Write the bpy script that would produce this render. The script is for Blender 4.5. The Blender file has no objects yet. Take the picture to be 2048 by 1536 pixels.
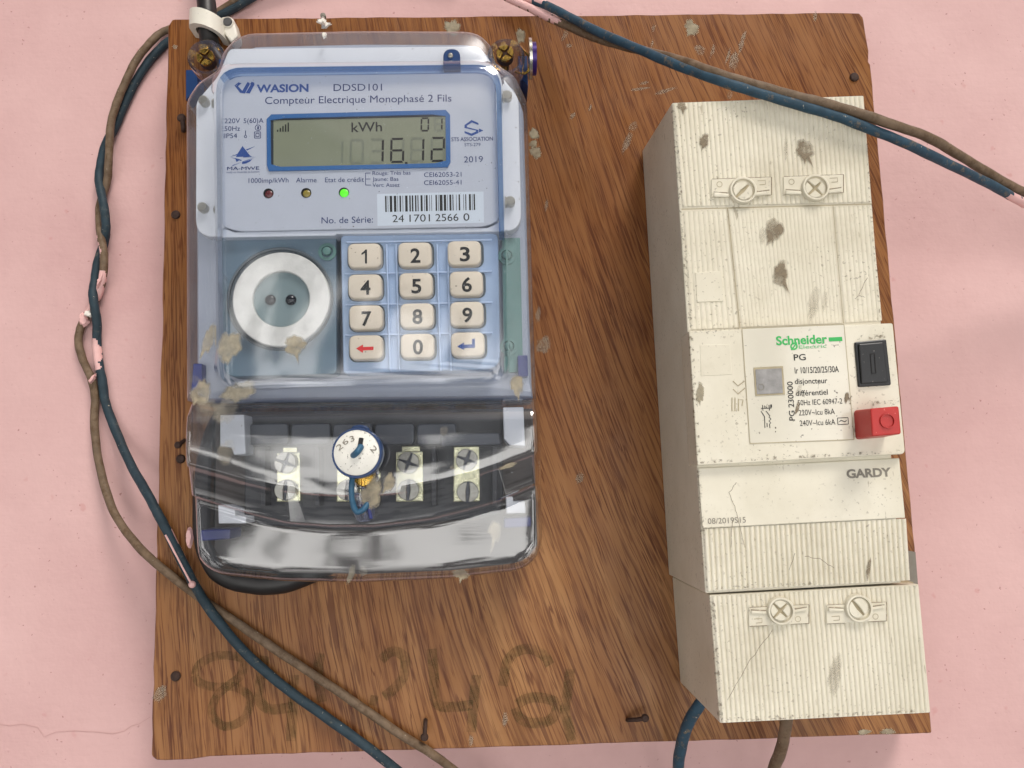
import bpy, math, random
from mathutils import Vector
rnd = random.Random(7)
scene = bpy.context.scene
COL = scene.collection

# ------------------------------------------------------------------ camera
FPX, CX, CY, DIST, Z0 = 1550.0, 1024.0, 768.0, 0.293, 1.5

def _dir(px, py):
    return Vector(((px - CX) / FPX, -(py - CY) / FPX, -1.0))

_up = _dir(615.2, -11658.5).normalized()
_rt = _dir(67773.7, -688.8).normalized()
_rt = (_rt - _up * _rt.dot(_up)).normalized()
_fw = _up.cross(_rt)

def _w(c):
    return Vector((_rt.dot(c), _fw.dot(c), _up.dot(c)))

CAM = -DIST * _w(Vector((0, 0, -1))) + Vector((0, 0, Z0))
cam_data = bpy.data.cameras.new('camera')
cam_data.sensor_width = 36.0
cam_data.lens = FPX / 2048 * 36
cam_data.clip_start = 0.01
cam_data.clip_end = 200
cam = bpy.data.objects.new('camera', cam_data)
COL.objects.link(cam)
r0, r1, r2 = _w(Vector((1, 0, 0))), _w(Vector((0, 1, 0))), _w(Vector((0, 0, 1)))
from mathutils import Matrix
cam.matrix_world = Matrix(((r0.x, r1.x, r2.x, CAM.x), (r0.y, r1.y, r2.y, CAM.y), (r0.z, r1.z, r2.z, CAM.z), (0, 0, 0, 1)))
scene.camera = cam

def P(px, py, d):
    """the point d millimetres out from the face of the wooden board that photograph pixel px, py sees"""
    w = _w(_dir(px, py))
    t = (-d / 1000 - CAM.y) / w.y
    return CAM + t * w

def XZ(px, py, d):
    p = P(px, py, d)
    return (p.x, p.z)

# ------------------------------------------------------------------ light
world = bpy.data.worlds.new('World')
scene.world = world
world.use_nodes = True
SUN_DIR = Vector((0.30, -0.50, 0.81)).normalized()
def build_world():
    nt = world.node_tree
    nt.nodes.clear()
    N, L = nt.nodes.new, nt.links.new
    out = N('ShaderNodeOutputWorld'); bg = N('ShaderNodeBackground')
    sky = N('ShaderNodeTexSky'); sky.sky_type = 'NISHITA'; sky.sun_disc = False
    sky.sun_elevation = math.asin(SUN_DIR.z); sky.sun_rotation = math.atan2(SUN_DIR.x, SUN_DIR.y)
    sky.dust_density = 4.0; sky.air_density = 1.0
    tc = N('ShaderNodeTexCoord'); sep = N('ShaderNodeSeparateXYZ')
    L(tc.outputs['Generated'], sep.inputs[0])
    # low ground, bright and dark noise patches added for the clear covers' reflections
    mp = N('ShaderNodeMapping'); mp.inputs['Scale'].default_value = (9, 9, 1.2); mp.inputs['Location'].default_value = (4.37, 4.7, 0.0)
    L(tc.outputs['Generated'], mp.inputs[0])
    nz = N('ShaderNodeTexNoise'); nz.inputs['Scale'].default_value = 1.0; nz.inputs['Detail'].default_value = 3
    L(mp.outputs[0], nz.inputs['Vector'])
    rp = N('ShaderNodeValToRGB')
    e = rp.color_ramp.elements
    e[0].position = 0.455; e[0].color = (1.2, 1.2, 1.3, 1)
    e[1].position = 0.51; e[1].color = (100.0, 98.0, 95.0, 1)
    L(nz.outputs['Fac'], rp.inputs[0])
    gm = N('ShaderNodeMath'); gm.operation = 'SMOOTHSTEP' if False else 'MULTIPLY_ADD'
    gm.inputs[1].default_value = 14.0; gm.inputs[2].default_value = -2.1; gm.use_clamp = True
    L(sep.outputs['Z'], gm.inputs[0])
    skm = N('ShaderNodeMix'); skm.data_type = 'RGBA'; skm.blend_type = 'MULTIPLY'; skm.inputs['Factor'].default_value = 1
    skm.inputs[7].default_value = (1.0, 0.95, 0.89, 1)
    L(sky.outputs[0], skm.inputs[6])
    # ground seen steeply below is dimmed, added to darken the cover step's reflection
    fl = N('ShaderNodeMapRange'); fl.inputs[1].default_value = -.72; fl.inputs[2].default_value = -.50; fl.inputs[3].default_value = .05; fl.inputs[4].default_value = 1.0
    L(sep.outputs['Z'], fl.inputs[0])
    fv = N('ShaderNodeVectorMath'); fv.operation = 'SCALE'; L(rp.outputs[0], fv.inputs[0]); L(fl.outputs[0], fv.inputs['Scale'])
    mix = N('ShaderNodeMix'); mix.data_type = 'RGBA'
    L(gm.outputs[0], mix.inputs['Factor']); L(fv.outputs[0], mix.inputs[6]); L(skm.outputs[2], mix.inputs[7])
    # added mask dims the lower sky so the clear window reflects little light
    rf = N('ShaderNodeValToRGB'); q = rf.color_ramp.elements
    q[0].position = .50; q[0].color = (.16, .16, .16, 1); q[1].position = .64; q[1].color = (1.5, 1.5, 1.5, 1)
    rn = N('ShaderNodeTexNoise'); rn.inputs['Scale'].default_value = 2.2; L(tc.outputs['Generated'], rn.inputs['Vector'])
    ra = N('ShaderNodeMath'); ra.operation = 'MULTIPLY_ADD'; ra.inputs[1].default_value = .25; L(rn.outputs['Fac'], ra.inputs[0])
    rb = N('ShaderNodeMath'); rb.operation = 'SUBTRACT'; rb.inputs[1].default_value = .125; L(sep.outputs['Z'], rb.inputs[0]); L(rb.outputs[0], ra.inputs[2])
    L(ra.outputs[0], rf.inputs[0])
    rm = N('ShaderNodeMix'); rm.data_type = 'RGBA'; rm.blend_type = 'MULTIPLY'; rm.inputs['Factor'].default_value = 1
    L(skm.outputs[2], rm.inputs[6]); L(rf.outputs[0], rm.inputs[7]); L(rm.outputs[2], mix.inputs[7])
    # added mask dims the surroundings to both sides, leaving side faces darker
    ab = N('ShaderNodeMath'); ab.operation = 'ABSOLUTE'; L(sep.outputs['X'], ab.inputs[0])
    lm = N('ShaderNodeMapRange'); lm.inputs[1].default_value = .40; lm.inputs[2].default_value = .85; lm.inputs[3].default_value = 1.0; lm.inputs[4].default_value = .22
    L(ab.outputs[0], lm.inputs[0])
    vm = N('ShaderNodeVectorMath'); vm.operation = 'SCALE'
    L(mix.outputs[2], vm.inputs[0]); L(lm.outputs[0], vm.inputs['Scale'])
    L(vm.outputs[0], bg.inputs['Color'])
    bg.inputs['Strength'].default_value = 0.066
    L(bg.outputs[0], out.inputs[0])
build_world()
sun_data = bpy.data.lights.new('sun', 'SUN')
sun_data.energy = 3.8
sun_data.angle = math.radians(20)
sun_data.color = (1.0, 0.96, 0.91)
sun = bpy.data.objects.new('sun', sun_data)
COL.objects.link(sun)
sun.rotation_euler = SUN_DIR.to_track_quat('Z', 'Y').to_euler()
sun.location = (1, -2, 3)
vs = scene.view_settings
scene.display_settings.display_device = 'sRGB'
vs.view_transform = 'Standard'; vs.look = 'None'; vs.exposure = -0.80; vs.gamma = 1.0; vs.use_curve_mapping = False
scene.cycles.transparent_max_bounces = 24
scene.cycles.max_bounces = 10
scene.cycles.use_denoising = True

# ------------------------------------------------------------------ materials
def s2l(r, g, b):
    f = lambda c: ((c / 255 + 0.055) / 1.055) ** 2.4 if c > 10 else c / 255 / 12.92
    return (f(r), f(g), f(b), 1.0)

class NT:
    def __init__(self, name):
        self.m = bpy.data.materials.new(name); self.m.use_nodes = True
        self.t = self.m.node_tree; self.t.nodes.clear()
        self.out = self.n('ShaderNodeOutputMaterial')
        self.tc = self.n('ShaderNodeTexCoord')
    def n(self, k, **kw):
        x = self.t.nodes.new(k)
        for a, v in kw.items(): setattr(x, a, v)
        return x
    def l(self, a, b): self.t.links.new(a, b)
    def noise(self, scale, detail=4, rough=0.55, vec=None, dist=0.0):
        z = self.n('ShaderNodeTexNoise')
        z.inputs['Scale'].default_value = scale; z.inputs['Detail'].default_value = detail
        z.inputs['Roughness'].default_value = rough; z.inputs['Distortion'].default_value = dist
        self.l(vec if vec is not None else self.tc.outputs['Object'], z.inputs['Vector'])
        return z.outputs['Fac']
    def ramp(self, fac, stops, interp='LINEAR'):
        r = self.n('ShaderNodeValToRGB'); r.color_ramp.interpolation = interp
        e = r.color_ramp.elements
        while len(e) < len(stops): e.new(0.5)
        for k, (p, c) in enumerate(stops):
            e[k].position = p; e[k].color = c if len(c) == 4 else (*c, 1)
        self.l(fac, r.inputs[0]); return r.outputs[0]
    def step(self, fac, a, b):
        m = self.n('ShaderNodeMapRange'); m.inputs[1].default_value = a; m.inputs[2].default_value = b
        self.l(fac, m.inputs[0]); return m.outputs[0]
    def mixc(self, fac, a, b, blend='MIX'):
        m = self.n('ShaderNodeMix', data_type='RGBA', blend_type=blend)
        for sock, v in ((m.inputs['Factor'], fac), (m.inputs[6], a), (m.inputs[7], b)):
            if isinstance(v, (int, float)): sock.default_value = v
            elif isinstance(v, tuple): sock.default_value = v
            else: self.l(v, sock)
        return m.outputs[2]
    def math(self, op, a, b=0.0):
        m = self.n('ShaderNodeMath', operation=op)
        for k, v in ((0, a), (1, b)):
            if isinstance(v, (int, float)): m.inputs[k].default_value = v
            else: self.l(v, m.inputs[k])
        return m.outputs[0]
    def bump(self, h, strength, dist=0.0005, nrm=None):
        b = self.n('ShaderNodeBump'); b.inputs['Strength'].default_value = strength; b.inputs['Distance'].default_value = dist
        self.l(h, b.inputs['Height'])
        if nrm is not None: self.l(nrm, b.inputs['Normal'])
        return b.outputs[0]
    def bsdf(self, col, rough=0.5, metal=0.0, normal=None, coat=0.0, coatr=0.1, emit=None, es=0.0, spec=0.5):
        p = self.n('ShaderNodeBsdfPrincipled')
        for k, v in (('Base Color', col), ('Roughness', rough), ('Metallic', metal), ('Coat Weight', coat), ('Coat Roughness', coatr), ('Specular IOR Level', spec)):
            if isinstance(v, (int, float, tuple)): p.inputs[k].default_value = v
            else: self.l(v, p.inputs[k])
        if normal is not None: self.l(normal, p.inputs['Normal'])
        if emit: p.inputs['Emission Color'].default_value = emit; p.inputs['Emission Strength'].default_value = es
        self.l(p.outputs[0], self.out.inputs[0]); return p
MATS = {}
def plain(name, rgb, rough=0.5, metal=0.0, var=0.12, vscale=120, specks=0.0, speck_rgb=(70, 60, 48), speck_scale=900, bump=0.0, bscale=900, coat=0.0, emit=None, es=0.0, stain=0.0, stain_rgb=(120, 105, 80)):
    n = NT(name)
    c = s2l(*rgb)
    dark = tuple(x * (1 - var) for x in c[:3]) + (1,); light = tuple(min(1, x * (1 + var * .6)) for x in c[:3]) + (1,)
    col = n.ramp(n.noise(vscale, 5), [(0.3, dark), (0.7, light)])
    if stain:
        col = n.mixc(n.math('MULTIPLY', n.step(n.noise(70, 6, .65), .5, .75), stain), col, s2l(*stain_rgb))
    if specks:
        a = n.step(n.noise(speck_scale, 2, .5), 0.72 - specks * .1, 0.76 - specks * .1)
        b = n.step(n.noise(60, 3), .35, .65)
        col = n.mixc(n.math('MULTIPLY', a, b), col, s2l(*speck_rgb))
    nrm = n.bump(n.noise(bscale, 3), bump, 0.0004) if bump else None
    n.bsdf(col, rough, metal, nrm, coat, emit=emit, es=es)
    MATS[name] = n.m
    return n.m

def mat_wall():
    n = NT('pink_paint')
    col = n.ramp(n.noise(11, 6, .66), [(0.3, s2l(200, 160, 158)), (0.7, s2l(216, 178, 175))])
    # dust specks and small pits
    sp = n.step(n.noise(560, 2, .5), 0.69, 0.72)
    col = n.mixc(n.math('MULTIPLY', sp, n.math('MULTIPLY', n.step(n.noise(30, 2), .40, .55), .6)), col, s2l(150, 95, 90))
    sp2 = n.step(n.noise(180, 2, .4), 0.70, 0.76)
    col = n.mixc(n.math('MULTIPLY', sp2, .3), col, s2l(190, 120, 112))
    h = n.math('ADD', n.math('MULTIPLY', n.noise(60, 4, .6), 1.0), n.math('MULTIPLY', n.noise(420, 3, .5), .25))
    # trowelled brush lines
    mp = n.n('ShaderNodeMapping'); mp.inputs['Scale'].default_value = (1, 1, 9); mp.inputs['Rotation'].default_value = (0, .12, 0)
    n.l(n.tc.outputs['Object'], mp.inputs[0])
    h = n.math('ADD', h, n.math('MULTIPLY', n.noise(40, 4, .5, mp.outputs[0]), .25))
    n.bsdf(col, 0.62, normal=n.bump(h, .28, .0016), spec=.35)
    MATS['wall'] = n.m

def mat_wood():
    n = NT('varnished_plywood')
    sep = n.n('ShaderNodeSeparateXYZ'); n.l(n.tc.outputs['Object'], sep.inputs[0])
    x, z = sep.outputs['X'], sep.outputs['Z']
    big = n.noise(9, 3, .5)
    slope = n.step(x, -.15, .06)                       # grain fans out to the right
    slope = n.math('ADD', n.math('MULTIPLY', slope, .34), .02)
    u = n.math('ADD', x, n.math('MULTIPLY', slope, z))
    u = n.math('ADD', u, n.math('MULTIPLY', big, .009))
    def grain(su, sz, seed):
        cb = n.n('ShaderNodeCombineXYZ')
        n.l(n.math('MULTIPLY', u, su), cb.inputs[0]); n.l(n.math('MULTIPLY', z, sz), cb.inputs[1]); cb.inputs[2].default_value = seed
        return cb.outputs[0]
    g1 = n.noise(1, 2, .5, grain(430, 12, 1.3))
    g4 = n.noise(1, 2, .5, grain(700, 26, 4.4))
    g2 = n.noise(1, 2, .5, grain(1600, 44, 7.7))
    g3 = n.noise(1, 4, .6, grain(150, 8, 3.1))
    tone = n.noise(1, 3, .55, grain(40, 6, 11.0))
    br = n.noise(1, 2, .5, grain(260, 55, 21.0))
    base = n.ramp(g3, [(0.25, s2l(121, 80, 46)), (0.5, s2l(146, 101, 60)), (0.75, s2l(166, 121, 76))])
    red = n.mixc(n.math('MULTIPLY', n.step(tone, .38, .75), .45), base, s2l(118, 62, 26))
    # redder brown towards the top half
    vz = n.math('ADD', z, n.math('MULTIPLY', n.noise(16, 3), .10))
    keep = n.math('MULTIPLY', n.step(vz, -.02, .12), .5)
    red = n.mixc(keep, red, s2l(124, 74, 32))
    def lines(g, w0, w1): return n.step(n.math('ABSOLUTE', n.math('SUBTRACT', g, .5)), w0, w1)
    pores = n.math('MULTIPLY', lines(g1, .040, .016), n.step(br, .36, .56))
    pores = n.math('MAXIMUM', pores, n.math('MULTIPLY', lines(g4, .032, .012), n.step(br, .60, .42)))
    col = n.mixc(n.math('MULTIPLY', pores, .72), red, s2l(84, 38, 12))
    dash = n.math('MULTIPLY', n.step(g2, .545, .60), n.step(n.noise(1, 3, .6, grain(90, 14, 33.0)), .30, .60))
    col = n.mixc(n.math('MULTIPLY', dash, .66), col, s2l(78, 36, 14))
    sm = n.step(n.noise(24, 5, .65), .60, .78)
    col = n.mixc(n.math('MULTIPLY', sm, .45), col, s2l(78, 40, 22))
    h = n.math('SUBTRACT', n.math('MULTIPLY', g3, .3), n.math('ADD', n.math('MULTIPLY', pores, .5), n.math('MULTIPLY', dash, .5)))
    n.bsdf(col, n.ramp(n.noise(60, 4), [(.3, (.32,) * 3), (.7, (.5,) * 3)]), normal=n.bump(h, .3, .0003), spec=.25)
    MATS['wood'] = n.m

def mat_clear(name, tint, haze=0.06, rough=0.05, refl=1.7, bump=0.06, hazec=(.75, .8, .85, 1), scratch=0.0):
    n = NT(name)
    h = n.noise(55, 2, .4)
    if scratch:
        mp = n.n('ShaderNodeMapping'); mp.inputs['Scale'].default_value = (.08, 1, 1)
        n.l(n.tc.outputs['Object'], mp.inputs[0])
        h = n.math('ADD', h, n.math('MULTIPLY', n.noise(1400, 2, .5, mp.outputs[0]), scratch))
    nr = n.bump(h, bump, .0012)
    tr = n.n('ShaderNodeBsdfTransparent'); tr.inputs[0].default_value = (*tint, 1)
    gl = n.n('ShaderNodeBsdfGlossy'); gl.inputs['Color'].default_value = (1, 1, 1, 1); gl.inputs['Roughness'].default_value = rough
    df = n.n('ShaderNodeBsdfDiffuse'); df.inputs['Color'].default_value = hazec
    n.l(nr, gl.inputs['Normal'])
    ge = n.n('ShaderNodeNewGeometry'); dt = n.n('ShaderNodeVectorMath', operation='DOT_PRODUCT')
    n.l(nr, dt.inputs[0]); n.l(ge.outputs['Incoming'], dt.inputs[1])
    # Schlick reflectance of a thin sheet, the same from either side
    fres = n.math('ADD', .043, n.math('MULTIPLY', .957, n.math('POWER', n.math('SUBTRACT', 1.0, n.math('ABSOLUTE', dt.outputs['Value'])), 5.0)))
    m1 = n.n('ShaderNodeMixShader'); m2 = n.n('ShaderNodeMixShader')
    dust = n.math('MULTIPLY', n.step(n.noise(40, 5, .6), .25, .8), haze * 2)
    dust = n.math('ADD', dust, n.math('MULTIPLY', n.step(n.noise(1100, 2), .72, .76), .3))
    n.l(dust, m1.inputs[0]); n.l(tr.outputs[0], m1.inputs[1]); n.l(df.outputs[0], m1.inputs[2])
    mm = n.n('ShaderNodeMath', operation='MULTIPLY'); mm.use_clamp = True; n.l(fres, mm.inputs[0]); mm.inputs[1].default_value = refl
    n.l(mm.outputs[0], m2.inputs[0]); n.l(m1.outputs[0], m2.inputs[1]); n.l(gl.outputs[0], m2.inputs[2])
    n.l(m2.outputs[0], n.out.inputs[0]); MATS[name] = n.m

def mat_film(name, rgb, lo, hi, scale=300, rough=.8):
    """a stain, thin mud or ink: covers its surface unevenly"""
    n = NT(name)
    tr = n.n('ShaderNodeBsdfTransparent'); df = n.n('ShaderNodeBsdfDiffuse')
    c = s2l(*rgb)
    n.l(n.ramp(n.noise(scale * 2, 4), [(.3, tuple(v * .86 for v in c[:3])), (.7, c[:3])]), df.inputs[0])
    mx = n.n('ShaderNodeMixShader')
    f = n.n('ShaderNodeMapRange'); f.inputs[1].default_value = .3; f.inputs[2].default_value = .62; f.inputs[3].default_value = lo; f.inputs[4].default_value = hi
    at = n.n('ShaderNodeAttribute'); at.attribute_name = 'cover'
    n.l(n.noise(scale, 5, .65), f.inputs[0]); mq = n.n('ShaderNodeMath', operation='MULTIPLY'); mq.use_clamp = True
    n.l(f.outputs[0], mq.inputs[0]); n.l(at.outputs['Fac'], mq.inputs[1]); n.l(mq.outputs[0], mx.inputs[0])
    n.l(tr.outputs[0], mx.inputs[1]); n.l(df.outputs[0], mx.inputs[2]); n.l(mx.outputs[0], n.out.inputs[0]); MATS[name] = n.m

def mat_wire(name, rgb, dirt, amt):
    n = NT(name)
    col = n.ramp(n.noise(260, 4), [(.3, s2l(*[c * .8 for c in rgb])), (.7, s2l(*rgb))])
    col = n.mixc(n.math('MULTIPLY', n.step(n.noise(330, 5, .7), .62 - amt * .3, .72 - amt * .2), .8), col, s2l(*dirt))
    col = n.mixc(n.math('MULTIPLY', n.step(n.noise(760, 2), .72, .76), .6), col, s2l(190, 182, 164))
    n.bsdf(col, .6, normal=n.bump(n.noise(700, 4), .35, .0004), spec=.3)
    MATS[name] = n.m

def mat_cream(key, rough):
    n = NT('cream_plastic')
    col = n.ramp(n.noise(45, 5, .6), [(.3, s2l(211, 204, 184)), (.7, s2l(226, 220, 202))])
    col = n.mixc(n.math('MULTIPLY', n.step(n.noise(26, 7, .72), .52, .78), .42), col, s2l(172, 160, 134))
    sp = n.math('MULTIPLY', n.step(n.noise(1000, 2, .5), .645, .68), n.math('MULTIPLY', n.step(n.noise(38, 4, .6), .40, .62), .5))
    col = n.mixc(sp, col, s2l(112, 98, 74))
    mp = n.n('ShaderNodeMapping'); mp.inputs['Scale'].default_value = (1, 1, .25); mp.inputs['Rotation'].default_value = (0, .3, 0)
    n.l(n.tc.outputs['Object'], mp.inputs[0])
    sc = n.math('MULTIPLY', n.step(n.noise(520, 3, .5, mp.outputs[0]), .71, .75), .55)
    col = n.mixc(sc, col, s2l(140, 126, 100))
    n.bsdf(col, rough, normal=n.bump(n.noise(160, 2, .4), .10, .0006), spec=.45)
    MATS[key] = n.m

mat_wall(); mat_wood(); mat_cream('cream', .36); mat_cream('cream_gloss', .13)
mat_clear('clear_cover', (.97, .98, .995), .022, .09, 1.5, .05)
mat_clear('clear_terminal_cover', (.92, .93, .945), .035, .08, 2.8, .10, scratch=.05)
mat_clear('clear_dusty', (.96, .97, .985), .05, .30, 1.2, .05)
mat_clear('blue_edge', (.76, .80, .87), .08, .10, 1.5, .10, (.45, .47, .58, 1))
mat_clear('clear_rim', (.88, .91, .96), .03, .05, 1.5, .05)
mat_clear('refraction_blue', (.34, .48, .70), .10, .06, 1.4, .05, (.14, .24, .42, 1))
mat_clear('clear_lug', (.80, .82, .93), .05, .05, 1.8, .10, (.6, .6, .75, 1))
mat_film('dried_mud', (168, 158, 136), .45, .95, 240)
mat_film('thin_mud', (170, 162, 146), .08, .42, 150)
mat_film('brown_mud_and_shade', (140, 127, 108), .30, .95, 300)
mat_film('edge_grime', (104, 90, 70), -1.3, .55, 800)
mat_film('faded_ink', (64, 70, 44), .0, .34, 420)
mat_wire('brown_insulation', (124, 104, 84), (92, 72, 52), .5)
mat_wire('teal_insulation', (46, 64, 74), (96, 96, 88), .12)
mat_wire('blue_insulation', (50, 78, 96), (120, 104, 84), .22)

plain('black_insulation', (30, 28, 28), .45, var=.3, bump=.2, bscale=300)
plain('pink_drip', (228, 182, 178), .5, bump=.3)
plain('faceplate_white', (204, 208, 216), .45, var=.03, specks=.15)
plain('label_white', (176, 182, 195), .4, var=.03, specks=.1)
plain('label_lip', (196, 202, 214), .25, var=.03)
plain('sticker', (194, 204, 216), .4, var=.02)
plain('body_lavender', (160, 166, 180), .5, var=.10, vscale=40, stain=.25, stain_rgb=(120, 130, 160))
plain('body_grey_blue', (96, 116, 132), .4, var=.16, vscale=50, stain=.5, stain_rgb=(96, 128, 136))
plain('panel_blue', (158, 178, 206), .25, var=.12, vscale=55)
plain('ridge_blue', (172, 192, 222), .18, var=.08)
plain('circuit_green', (84, 122, 118), .5, var=.15)
plain('ring_steel', (206, 206, 203), .42, metal=.15, var=.12, vscale=300, bump=.3)
plain('port_dark', (112, 130, 134), .35, var=.1)
plain('gap_dark', (74, 84, 92), .4, var=.1)
plain('lens_black', (22, 26, 34), .12)
plain('key_cream', (210, 199, 182), .45, var=.04, specks=.05)
plain('print_blue', (18, 62, 134), .5, var=.03)
plain('print_navy', (20, 40, 98), .5, var=.03)
plain('print_black', (10, 10, 11), .5, var=.03)
plain('print_grey', (128, 122, 110), .5, var=.08)
plain('print_red', (206, 38, 40), .5)
plain('print_green', (58, 178, 92), .5)
plain('print_green_pale', (112, 190, 130), .5)
plain('lcd_glass', (126, 131, 112), .25, var=.03)
plain('lcd_ghost', (108, 114, 99), .3, var=.02)
plain('lcd_dark', (8, 10, 13), .3, var=.02)
plain('frame_blue', (38, 92, 150), .4, var=.05)
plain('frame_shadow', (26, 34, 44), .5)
plain('led_red', (88, 22, 28), .25)
plain('led_yellow', (138, 122, 44), .25)
plain('led_green', (80, 210, 30), .3, emit=(.12, 1.0, .02, 1), es=.85)
plain('hole_dark', (34, 26, 28), .5)
plain('brass', (206, 168, 84), .25, metal=1.0, var=.2, vscale=400, bump=.2)
plain('zinc', (232, 230, 196), .26, metal=.85, var=.25, vscale=300, bump=.25)
plain('zinc_dull', (176, 174, 166), .3, metal=.7, var=.2, vscale=300)
plain('block_black', (46, 47, 53), .45, var=.2)
plain('block_grey', (78, 82, 92), .4, var=.2)
plain('chamber_brown', (58, 48, 44), .5, var=.35, vscale=60)
plain('seal_white', (232, 230, 222), .5, specks=.75, speck_rgb=(90, 80, 66), speck_scale=1300)
plain('seal_blue', (28, 58, 104), .35)
plain('seal_wire_blue', (44, 92, 122), .5, bump=.3)
plain('catch_blue', (30, 42, 110), .3, var=.3)
plain('steel_disc', (196, 194, 184), .25, metal=.9, var=.15)
plain('disc_purple', (58, 34, 110), .3, metal=.4)
plain('clip_white', (224, 219, 206), .45, var=.06, specks=.2, bump=.1)
plain('nail_grey', (112, 112, 112), .4, metal=.6, var=.2)
plain('nail_rust', (66, 46, 38), .7, metal=.3, var=.4, vscale=700, bump=.6)
plain('button_black', (30, 31, 34), .35, var=.1, specks=.1, speck_rgb=(120, 116, 110))
plain('button_red', (186, 44, 40), .38, var=.1, specks=.3, speck_rgb=(226, 130, 118), speck_scale=1300)
plain('window_grey', (148, 146, 144), .12, var=.25, vscale=260, bump=.3)
plain('seam_dark', (172, 160, 132), .6, var=.2)
plain('gap_black', (18, 16, 15), .7)
plain('label_grey', (218, 213, 197), .09, var=.05, vscale=60, specks=.3, bump=.06, bscale=120)
plain('crack_dark', (198, 156, 152), .8)
plain('white_flake', (236, 230, 220), .6)
plain('dead_grey', (128, 122, 112), .7, var=.2)

# ------------------------------------------------------------------ mesh helpers
class MB:
    def __init__(self): self.v, self.f, self.m, self.s, self.cover = [], [], [], [], {}
    def add(self, vs, fs, mi=0, smooth=False):
        o = len(self.v); self.v += [tuple(p) for p in vs]
        for f in fs: self.f.append([i + o for i in f]); self.m.append(mi); self.s.append(smooth)
    def build(self, name, mats, parent=None, bevel=0, seg=2, smooth=None, angle=40):
        if isinstance(mats, str): mats = [mats]
        me = bpy.data.meshes.new(name)
        if parent is not None: org = parent_loc(parent)
        else:
            n = len(self.v); org = Vector((sum(p[0] for p in self.v) / n, sum(p[1] for p in self.v) / n, sum(p[2] for p in self.v) / n))
        me.from_pydata([(p[0] - org.x, p[1] - org.y, p[2] - org.z) for p in self.v], [], self.f)
        for k in mats: me.materials.append(MATS[k])
        at = me.attributes.new('cover', 'FLOAT', 'POINT')
        at.data.foreach_set('value', [self.cover.get(i, 1.0) for i in range(len(self.v))])
        for p, mi, s in zip(me.polygons, self.m, self.s): p.material_index = mi; p.use_smooth = s or bool(smooth)
        if smooth or any(self.s): me.set_sharp_from_angle(angle=math.radians(angle))
        me.update()
        o = bpy.data.objects.new(name, me); COL.objects.link(o)
        if parent is not None: o.parent = parent
        else: o.location = org
        ORG[o.name] = org
        if bevel:
            b = o.modifiers.new('bevel', 'BEVEL'); b.width = bevel / 1000; b.segments = seg; b.limit_method = 'ANGLE'; b.angle_limit = math.radians(35)
            b.harden_normals = False
        return o
ORG = {}
def parent_loc(o): return ORG[o.name]
def thing(name, label, cat, loc, group=None):
    o = bpy.data.objects.new(name, None); COL.objects.link(o); o.location = loc; o.empty_display_size = .01
    ORG[o.name] = Vector(loc); tag(o, label, cat, group); return o
def tag(o, label=None, cat=None, group=None, kind=None):
    if label: o['label'] = label
    if cat: o['category'] = cat
    if group: o['group'] = group
    if kind: o['kind'] = kind
    return o

def area(p): return sum(p[i - 1][0] * p[i][1] - p[i][0] * p[i - 1][1] for i in range(len(p))) / 2
def ccw(p): return list(p) if area(p) > 0 else list(reversed(p))
def W(xz, d): return (xz[0], -d / 1000, xz[1])

def prism_xz(mb, pts, d0, d1, mi=0, back=False, taper=0):
    p = ccw(pts); n = len(p)
    q = inset(p, -taper / 1000) if taper else p
    mb.add([W(a, d0) for a in q] + [W(a, d1) for a in p],
           [list(range(n, 2 * n))] + [[i, (i + 1) % n, n + (i + 1) % n, n + i] for i in range(n)] + ([list(reversed(range(n)))] if back else []), mi)
def prism(mb, px, d0, d1, mi=0, back=True, taper=0):
    prism_xz(mb, [XZ(x, y, d1) for x, y in px], d0, d1, mi, back, taper)

def inset(p, a):
    """mitre offset of a counter-clockwise polygon, inwards for a > 0"""
    n, out = len(p), []
    for i in range(n):
        a0, b, c = Vector(p[i - 1]), Vector(p[i]), Vector(p[(i + 1) % n])
        d1, d2 = (b - a0), (c - b)
        if d1.length < 1e-9 or d2.length < 1e-9: out.append(tuple(b)); continue
        d1.normalize(); d2.normalize()
        n1, n2 = Vector((-d1.y, d1.x)), Vector((-d2.y, d2.x))
        m = n1 + n2; k = max(m.dot(n1), .5)
        out.append(tuple(b + m * (a / k)))
    return out

def rq(c, r, n=7):
    """rounded polygon in pixels through the corners c with corner radii r"""
    out, k = [], len(c)
    rr = r if isinstance(r, (list, tuple)) else [r] * k
    for i in range(k):
        a, b, d = Vector(c[i - 1]), Vector(c[i]), Vector(c[(i + 1) % k])
        u, v = (a - b).normalized(), (d - b).normalized()
        if rr[i] <= 0: out.append(tuple(b)); continue
        p, q = b + u * rr[i], b + v * rr[i]
        for j in range(n + 1):
            t = j / n; s = 1 - t
            e = p * s * s + b * 2 * s * t * .98 + q * t * t + (p + q) * s * t * .02
            out.append(tuple(e))
    return out
def box(x0, y0, x1, y1, sl=0.0):
    h = (x1 - x0) * sl
    return [(x0, y0), (x1, y0 + h), (x1, y1 + h), (x0, y1)]
def circ(cx, cy, r, n=40, ry=None):
    return [(cx + r * math.cos(2 * math.pi * i / n), cy + (ry or r) * math.sin(2 * math.pi * i / n)) for i in range(n)]
def topx(px, d): return [XZ(x, y, d) for x, y in px]

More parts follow.
